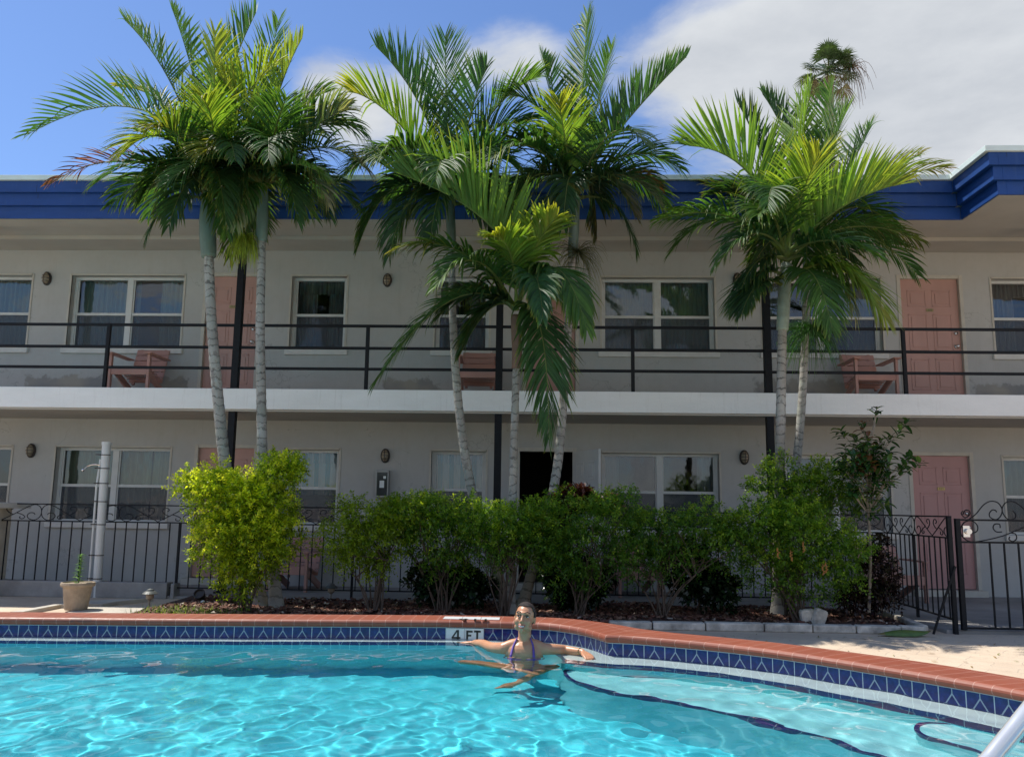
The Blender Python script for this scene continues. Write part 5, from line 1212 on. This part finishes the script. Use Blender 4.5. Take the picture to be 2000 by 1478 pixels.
# ================================================================== person in the water
def remeshed(b, name, mat, parent, voxel=.004, smooth=6):
    o = b.build(name, mat, parent, smooth=True)
    m = o.modifiers.new('r', 'REMESH'); m.mode = 'VOXEL'; m.voxel_size = voxel; m.use_smooth_shade = True
    m = o.modifiers.new('s', 'SMOOTH'); m.iterations = smooth; m.factor = .5
    dg = bpy.context.evaluated_depsgraph_get(); dg.update()
    me = bpy.data.meshes.new_from_object(o.evaluated_get(dg)); o.modifiers.clear(); o.data = me
    me.polygons.foreach_set('use_smooth', [True]*len(me.polygons)); return o
px0, py0 = -.105, 6.26
person = thing('person', (px0, py0, FZ), 'smiling person in purple bikini with dark tied-back hair, arms spread on the pool ledge', 'person')
M = Mat('tanned_skin'); M.set(.38)
M.col(M.ramp(M.noise(9, 4, .6), [(.3, (.50,.235,.125)), (.7, (.60,.30,.17))])); M.b.inputs['Subsurface Weight'].default_value = .12; M.b.inputs['Subsurface Radius'].default_value = (.02,.008,.004); M.b.inputs['Subsurface Scale'].default_value = .5
m_skin = M.m
def capsule(b, pts, rs, n=14, sub=5):
    q = crom(pts, sub); k = len(q); rr = []
    for i in range(k):
        f = i/(k-1)*(len(rs)-1); j = min(int(f), len(rs)-2); rr.append(rs[j]*(1-(f-j))+rs[j+1]*(f-j))
    b.tube(q, rr, n); b.ball(q[0], rr[0], n=n); b.ball(q[-1], rr[-1], n=n)
hc = Vector((px0+.003, py0-.02, -.786)); HM = Matrix.Translation(hc) @ Matrix.Rotation(math.radians(-11), 4, 'Z') @ Matrix.Rotation(math.radians(4), 4, 'Y') @ Matrix.Rotation(math.radians(-10), 4, 'X')
b = MB(); b.T = HM
b.ball((0,.016,.022), .071, .088, .086, 28); b.ball((0,-.022,-.030), .060, .064, .074, 24); b.ball((0,-.066,-.088), .021, .018, .017, 12)
for s_ in (-1,1):
    b.ball((s_*.036,-.057,-.028), .026, .026, .028, 14); b.ball((s_*.043,-.02,-.062), .022, .035, .026, 12)
    b.ball((s_*.072,.014,-.008), .009, .017, .029, 12); b.ball((s_*.036,-.05,-.062), .02, .024, .02, 12)
capsule(b, [(0,-.082,.018),(0,-.094,-.006),(0,-.104,-.026)], [.007,.008,.011], 10); b.ball((-.010,-.094,-.030), .008, n=8); b.ball((.010,-.094,-.030), .008, n=8)
capsule(b, [(-.040,-.066,.030),(0,-.080,.030),(.040,-.066,.030)], [.010,.011,.010], 10)
capsule(b, [(-.021,-.079,-.052),(0,-.087,-.053),(.021,-.079,-.052)], [.005,.007,.005], 8); capsule(b, [(-.018,-.078,-.070),(0,-.086,-.073),(.018,-.078,-.070)], [.005,.008,.005], 8)
b.T = None
X = px0; Y = py0
capsule(b, [hc+Vector((0,.02,-.06)), hc+Vector((0,.03,-.13)), (X,Y+.02,-.965)], [.047,.046,.055], 16)
capsule(b, [(X-.13,Y,-.992),(X-.06,Y+.005,-.970),(X+.06,Y+.005,-.970),(X+.13,Y,-.992)], [.040,.040,.040,.040], 14)
for (z, rx, ry) in ((-1.03,.14,.080),(-1.10,.142,.092),(-1.18,.125,.085),(-1.30,.112,.078),(-1.42,.135,.09),(-1.52,.150,.10)): b.ball((X,Y,z), rx, ry, .09, 22)
for s_ in (-1,1): b.ball((X+s_*.065,Y-.062,-1.12), .058, .05, .055, 14); b.ball((X+s_*.135,Y,-1.0), .043, .043, .043, 14)
# arms: upper arm, forearm
capsule(b, [(X-.145,Y,-1.0),(X-.235,Y+.10,-1.012),(-.415,6.53,-1.015)], [.043,.038,.033]); capsule(b, [(-.415,6.53,-1.015),(-.46,6.62,-1.025),(-.50,6.71,-1.035)], [.033,.030,.021])
capsule(b, [(X+.145,Y,-1.0),(X+.235,Y+.04,-1.008),(.185,6.36,-1.018)], [.043,.038,.034]); capsule(b, [(.185,6.36,-1.018),(.25,6.31,-1.018),(.315,6.25,-1.012)], [.034,.030,.020])
def hand(b, wr, d, nrm, curl, s_):
    wr = Vector(wr); d = Vector(d).normalized(); nrm = Vector(nrm).normalized(); sd = d.cross(nrm).normalized()*s_; nrm = sd.cross(d).normalized()*(1 if sd.cross(d).z > 0 else -1)
    for k in range(4): capsule(b, [wr, wr+d*.045+sd*(-.024+.016*k)*.9, wr+d*.085+sd*(-.027+.018*k)], [.015,.012,.0105], 10, 3)
    for k, ln in enumerate((.062,.072,.068,.052)):
        p = wr+d*.085+sd*(-.027+.018*k); a = d+sd*(-.12+.08*k); q = [p]
        for j in range(3):
            a = (a-nrm*curl*(.5+.35*j)).normalized(); q.append(q[-1]+a*ln*(.45,.32,.23)[j])
        capsule(b, q, [.0095,.0088,.0082,.0068], 10, 3)
    t0 = wr+d*.02-sd*.018; capsule(b, [t0, t0+d*.03-sd*.024-nrm*.006, t0+d*.055-sd*.032-nrm*.012], [.012,.010,.0075], 10, 3)
hand(b, (.315,6.25,-1.012), (.35,-.75,-.22), (0,0,1), .42, 1)
hand(b, (-.50,6.71,-1.035), (-.55,.30,-.06), (0,0,1), .12, -1)
# legs under water, knees drawn up and crossed
capsule(b, [(X-.07,Y-.01,-1.52),(X-.22,Y-.01,-1.42),(-.53,6.22,-1.31)], [.080,.066,.046], 16); capsule(b, [(-.53,6.22,-1.31),(-.35,6.15,-1.33),(-.15,6.03,-1.37)], [.044,.042,.028], 14); capsule(b, [(-.15,6.03,-1.37),(-.08,5.98,-1.39),(-.01,5.93,-1.40)], [.030,.030,.020], 12)
capsule(b, [(X+.07,Y-.01,-1.52),(X+.11,Y-.03,-1.48),(.11,6.22,-1.40)], [.080,.068,.048], 16); capsule(b, [(.11,6.22,-1.40),(.0,6.12,-1.50),(-.15,5.98,-1.66)], [.048,.046,.030], 14); capsule(b, [(-.15,5.98,-1.66),(-.21,5.93,-1.72),(-.26,5.88,-1.74)], [.030,.03,.020], 12)
body = remeshed(b, 'body', m_skin, person, .0042, 5)
m_hair = simple('dark_brown_hair', (.018,.010,.007), .6, .4, 40, .3, stretch=(1,1,.3))
b = MB(); b.T = HM; n = 36
ring = []
def hp_(i, j):
    a = math.pi*i/n; c = 2*math.pi*j/n
    return Vector((.0775*math.sin(a)*math.cos(c), .019+.095*math.sin(a)*math.sin(c), .027+.091*math.cos(a)))
for i in range(n):
    for j in range(n):
        q = [hp_(i,j), hp_(i+1,j), hp_(i+1,j+1), hp_(i,j+1)]; c = sum(q, Vector())/4
        lim = .088 if c.y < -.03 else max(-.07, .088-(c.y+.03)*3.2)
        if c.z > lim: b.face(q)
b.ball((0,.112,.0), .032, .03, .03, 14); capsule(b, [(0,.118,0),(.012,.132,-.05),(.03,.118,-.11)], [.022,.022,.010], 10)
ho = b.build('hair', m_hair, person, smooth=True); sm = ho.modifiers.new('t', 'SOLIDIFY'); sm.thickness = .006
m_eye = simple('eye_white', (.7,.68,.64), .2, .03, 9); m_iris = simple('dark_iris', (.03,.018,.012), .2, .2, 9); m_lip = simple('rosy_lip', (.40,.11,.09), .35, .1, 9); m_teeth = simple('teeth', (.8,.79,.74), .25, .03, 9)
for s_ in (-1,1):
    b = MB(); b.T = HM; b.ball((s_*.031,-.0745,.008), .0115, .0095, .0048, 14); e_ = b.build('eye', m_eye, person, smooth=True)
    b = MB(); b.T = HM; b.ball((s_*.031,-.0815,.008), .0058, .0045, .0052, 12); b.build('iris', m_iris, e_, smooth=True)
    b = MB(); b.T = HM; capsule(b, [(s_*.015,-.086,.014),(s_*.031,-.0865,.0165),(s_*.047,-.074,.010)], [.0022,.0032,.002], 6); b.build('eyelash', m_hair, person)
    b = MB(); b.T = HM; capsule(b, [(s_*.014,-.090,.034),(s_*.032,-.085,.040),(s_*.052,-.066,.033)], [.0028,.0036,.0018], 6); b.build('eyebrow', m_hair, person)
b = MB(); b.T = HM; capsule(b, [(-.026,-.079,-.050),(-.012,-.0885,-.0545),(0,-.091,-.0555),(.012,-.0885,-.0545),(.026,-.079,-.050)], [.002,.0035,.004,.0035,.002], 8); b.build('lip', m_lip, person, smooth=True)
b = MB(); b.T = HM; capsule(b, [(-.025,-.078,-.052),(-.012,-.0885,-.068),(0,-.091,-.0715),(.012,-.0885,-.068),(.025,-.078,-.052)], [.002,.004,.005,.004,.002], 8); b.build('lip', m_lip, person, smooth=True)
b = MB(); b.T = HM; b.ball((0,-.0845,-.0605), .021, .0085, .0066, 14); b.build('teeth', m_teeth, person, smooth=True)
m_bik = simple('purple_bikini_fabric', (.13,.06,.30), .6, .2, 30)
b = MB()
capsule(b, [(X-.050,Y-.018,-.925),(X-.075,Y-.050,-.975),(X-.092,Y-.098,-1.04)], [.005,.0065,.010], 8); capsule(b, [(X+.046,Y-.02,-.925),(X+.066,Y-.052,-.975),(X+.072,Y-.100,-1.04)], [.005,.0065,.010], 8)
for s_ in (-1,1): b.ball((X+s_*.067,Y-.068,-1.13), .057, .052, .055, 16)
b.tube([(X+.146*math.cos(a), Y+.096*math.sin(a), -1.17) for a in [2*math.pi*k/24 for k in range(25)]], .005, 6)
b.build('bikini_top', m_bik, person, smooth=True)
b = MB(); b.ball((X,Y,-1.52), .157, .107, .075, 20); b.build('bikini_bottom', m_bik, person, smooth=True)
b = MB(); wv = Vector((.298,6.265,-1.013)); dv = Vector((.65,-.6,.1)).normalized(); o1 = dv.orthogonal().normalized(); o2 = dv.cross(o1)
b.tube([wv+(o1*math.cos(a)+o2*math.sin(a))*.0235 for a in [2*math.pi*k/20 for k in range(21)]], .003, 6); b.build('bracelet', m_brass, person, smooth=True)
for o in [person]+list(person.children):
    if o.type == 'MESH': o.cycles.is_caustics_receiver = True

# fallen leaflets on the paving
b = MB(); R = random.Random(31)
for k in range(170):
    x = R.uniform(1.5, 7); y = R.triangular(6.0, 9.3, 9.0)
    if y < 6.5+max(0, (1.8-x))*1.5: continue
    a = R.uniform(0,6.28); leafface(b, Vector((x,y,GZ+.006)), Vector((math.cos(a), math.sin(a), .1)), R.uniform(.02,.10), R.uniform(.01,.02), R.choice([(.16,.09,.04),(.10,.06,.03),(.25,.18,.06),(.12,.16,.04)]), droop=.05)
tag(b.build('leaf_litter', m_leaf), 'small dry leaves scattered over the cream paving by the gate', 'leaf litter', kind='stuff')
